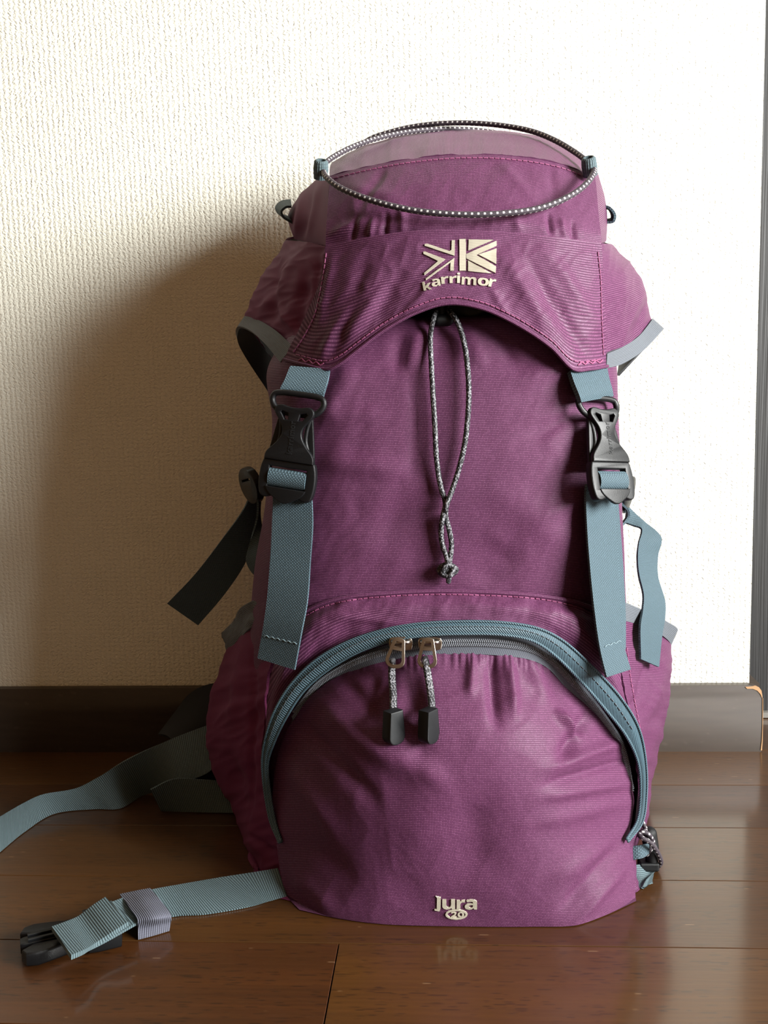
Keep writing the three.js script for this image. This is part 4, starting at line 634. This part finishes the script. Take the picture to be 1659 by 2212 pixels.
// ------------------------------------------------------------------ zip sliders, pulls, cords and moulded ends
const zipPull = (sx, lean, cord, end, turn) => {
  const g = new THREE.Group(); g.name = numbered('zipper_slider'); g.userData.label = 'bronze zip slider with corded pull'; pack.add(g);
  const c = at(sx, 1388, 0.2655); g.position.copy(c).sub(BASE);
  const L = (n, geo, m) => { geo.userData.local = true; return part(n, geo, m, g); };
  const mm = (geo, k = 1.2) => { geo.scale(0.001 * k, 0.001 * k, 0.001 * k); return geo; };
  const top = new THREE.Shape(); top.moveTo(-6.4, -3.4); top.bezierCurveTo(-3, -4.6, 3, -4.6, 6.4, -3.6); top.bezierCurveTo(7.4, -1, 7.4, 1, 6.4, 3); top.bezierCurveTo(3, 4.4, -3, 4.4, -6.4, 3.2); top.bezierCurveTo(-7.4, 1, -7.4, -1, -6.4, -3.4);
  L('slider_body', mm(toCreasedNormals(new THREE.ExtrudeGeometry(top, { depth: 1, bevelEnabled: true, bevelSize: 0.5, bevelThickness: 0.5, bevelSegments: 3 }).translate(0, 0, 1.2), 0.7), 0.95), bronze);
  const br = new THREE.CatmullRomCurve3([V(-5.2, 1.4, 2), V(-4.4, 1.6, 5), V(0, 1.8, 6), V(4.4, 1.6, 5), V(5.2, 1.4, 2)]);
  L('slider_bridge', mm(new THREE.TubeGeometry(br, 30, 1.25, 12), 1), bronze);
  const fr = new THREE.Shape(); fr.moveTo(-2.6, 2.6); fr.quadraticCurveTo(0, 4.2, 2.6, 2.6); fr.lineTo(4.6, -7.4); fr.quadraticCurveTo(5, -11.4, 0, -11.8); fr.quadraticCurveTo(-5, -11.4, -4.6, -7.4); fr.closePath();
  const h1 = new THREE.Path(); h1.moveTo(-1.5, 1.6); h1.lineTo(1.5, 1.6); h1.lineTo(1.9, -1.2); h1.lineTo(-1.9, -1.2); h1.closePath(); fr.holes.push(h1);
  const h2 = new THREE.Path(); h2.moveTo(-2.3, -2.8); h2.lineTo(2.3, -2.8); h2.lineTo(3.2, -7.6); h2.quadraticCurveTo(3.2, -10, 0, -10.3); h2.quadraticCurveTo(-3.2, -10, -3.2, -7.6); h2.closePath(); fr.holes.push(h2);
  const pull = mm(toCreasedNormals(new THREE.ExtrudeGeometry(fr, { depth: 0.9, bevelEnabled: true, bevelSize: 0.3, bevelThickness: 0.35, bevelSegments: 3 }), 0.7)); pull.rotateX(-0.12).rotateZ(lean).translate(-0.0012, 0.0006, 0.0066);
  L('pull_tab', pull, bronze);
  const P = cord.map(([x, y, k]) => { const h = onto(doorBVH, x, y); return (h ? h.p.clone() : at(x, y, 0.2655)).add(V(0, 0, k)); });
  const cg = mergeGeometries([tube(P, 0.0016), tube(P.map((p, i) => p.clone().add(V(i ? 0.0013 : 0.0005, 0, -0.0012))), 0.0015)]); cg.translate(-c.x, -c.y, -c.z); L('pull_cord', cg, cordMat);
  const [ex, ey, ez] = end, hE = onto(doorBVH, ex, ey).p.clone().add(V(0, 0, ez)).sub(c);
  const es = new THREE.Shape(); es.moveTo(-4.2, 9.6); es.lineTo(4.2, 9.6); es.lineTo(5.4, -5); es.quadraticCurveTo(5.4, -7.4, 3.6, -8.8); es.quadraticCurveTo(0, -10.6, -3.6, -8.8); es.quadraticCurveTo(-5.4, -7.4, -5.4, -5); es.closePath();
  const eg = mm(toCreasedNormals(new THREE.ExtrudeGeometry(es, { depth: 6.4, bevelEnabled: true, bevelSize: 0.6, bevelThickness: 0.7, bevelSegments: 2 }).translate(0, 0, -3.2), 0.5), 0.98); eg.rotateY(turn).translate(hE.x, hE.y, hE.z); L('pull_end', eg, rubber);
};
zipPull(866, -0.22, [[849, 1419, 0.0085], [846, 1430, 0.009], [846, 1460, 0.007], [848, 1495, 0.005], [848, 1530, 0.005]], [851, 1562, 0.0062], 0.75);
zipPull(929, -0.06, [[918, 1414, 0.0085], [919, 1426, 0.009], [923, 1455, 0.007], [928, 1490, 0.005], [931, 1524, 0.005]], [926, 1560, 0.0062], 0.95);

// ------------------------------------------------------------------ embroidery
function embroider(shapes, bvh, name, parent, h = 0.0007) {                    // flat outlines in measured image units -> raised satin stitch following the cloth
  const out = [];
  for (const s of shapes) {
    const g = new TessellateModifier(7, 6).modify(new THREE.ExtrudeGeometry(s, { depth: 1, bevelEnabled: false, curveSegments: 8 })), p = g.attributes.position, uv = [];
    for (let i = 0; i < p.count; i++) { const q = onto(bvh, p.getX(i), p.getY(i)); const w = q.p.addScaledVector(q.n, p.getZ(i) > 0.5 ? h : -0.0004); uv.push(w.x, w.y); p.setXYZ(i, w.x, w.y, w.z); }
    g.setAttribute('uv', new THREE.Float32BufferAttribute(uv, 2)); out.push(toCreasedNormals(g, 0.6));
  }
  return part(name, mergeGeometries(out), silverThread, parent);
}
function glyph(ch, x0, x1, y0, y1, rot = 0) {                                   // letter fitted into a box of image units (y down)
  const sh = font.generateShapes(ch, 10), pa = sh.flatMap((s) => s.getPoints(8)), bx = [Math.min(...pa.map((p) => p.x)), Math.max(...pa.map((p) => p.x))], by = [Math.min(...pa.map((p) => p.y)), Math.max(...pa.map((p) => p.y))];
  const cx = (x0 + x1) / 2, cy = (y0 + y1) / 2, c = Math.cos(rot), s = Math.sin(rot);
  const f = (p) => { const x = lerp(x0, x1, (p.x - bx[0]) / (bx[1] - bx[0])) - cx, y = lerp(y1, y0, (p.y - by[0]) / (by[1] - by[0])) - cy; return new THREE.Vector2(cx + x * c - y * s, cy + x * s + y * c); };
  return sh.map((q) => { const e = q.extractPoints(8), o = new THREE.Shape(e.shape.map(f)); o.holes = e.holes.map((h) => new THREE.Path(h.map(f))); return o; });
}
const K = (l) => new THREE.Shape(l.map(([x, y]) => new THREE.Vector2(890 + x / 7.9, 490 + y / 7.9)));
embroider([
  K([[808, 215], [920, 215], [920, 755], [808, 755]]), K([[215, 300], [255, 290], [640, 420], [672, 400], [678, 235], [732, 235], [724, 500], [215, 328]]), K([[195, 430], [225, 428], [450, 515], [568, 560], [215, 826], [208, 795], [448, 590], [195, 465]]), K([[720, 535], [712, 755], [655, 755], [656, 612], [240, 912], [235, 888]]),
  K([[968, 220], [1385, 228], [960, 408]]), K([[924, 472], [1438, 242], [1440, 328], [1095, 485], [1435, 682], [1425, 795], [930, 545]]), K([[1135, 478], [1440, 372], [1438, 640]]), K([[955, 580], [1360, 802], [960, 760]]),
], lidBVH, 'embroidered_logo', lid);
embroider([['k', 914, 931, 608, 627, -0.22], ['a', 932, 951, 603, 619, -0.17], ['r', 953, 969, 598, 613, -0.1], ['r', 971, 986, 597, 612, -0.04], ['i', 987, 993.5, 590, 612, 0], ['m', 997, 1029, 599, 616, 0.05], ['o', 1032, 1056, 601, 618, 0.1], ['r', 1056, 1070, 603, 621, 0.2]].flatMap((a) => glyph(...a)), lidBVH, 'embroidered_name', lid);
const J = (l) => new THREE.Shape(l.map(([x, y]) => new THREE.Vector2(920 + x / 11.85, 1900 + y / 11.85)));
const oval = new THREE.Shape(); oval.absellipse(986, 1974.3, 24, 11, 0, Math.PI * 2); const hole = new THREE.Path(); hole.absellipse(986, 1974.3, 19.6, 7.6, 0, Math.PI * 2); oval.holes.push(hole);
embroider([J([[252, 412], [285, 425], [382, 440], [376, 720], [350, 798], [230, 778], [222, 740], [280, 740], [285, 460]]), ...glyph('u', 955.5, 983, 1942, 1963), ...glyph('r', 986.5, 1004.5, 1943, 1962.5), ...glyph('a', 1004, 1030.5, 1942, 1963.5), oval, ...glyph('2', 974, 986.5, 1969, 1980), ...glyph('0', 988.5, 1002.5, 1969, 1980)], doorBVH, 'embroidered_name', pack);

renderer.render(scene, camera);
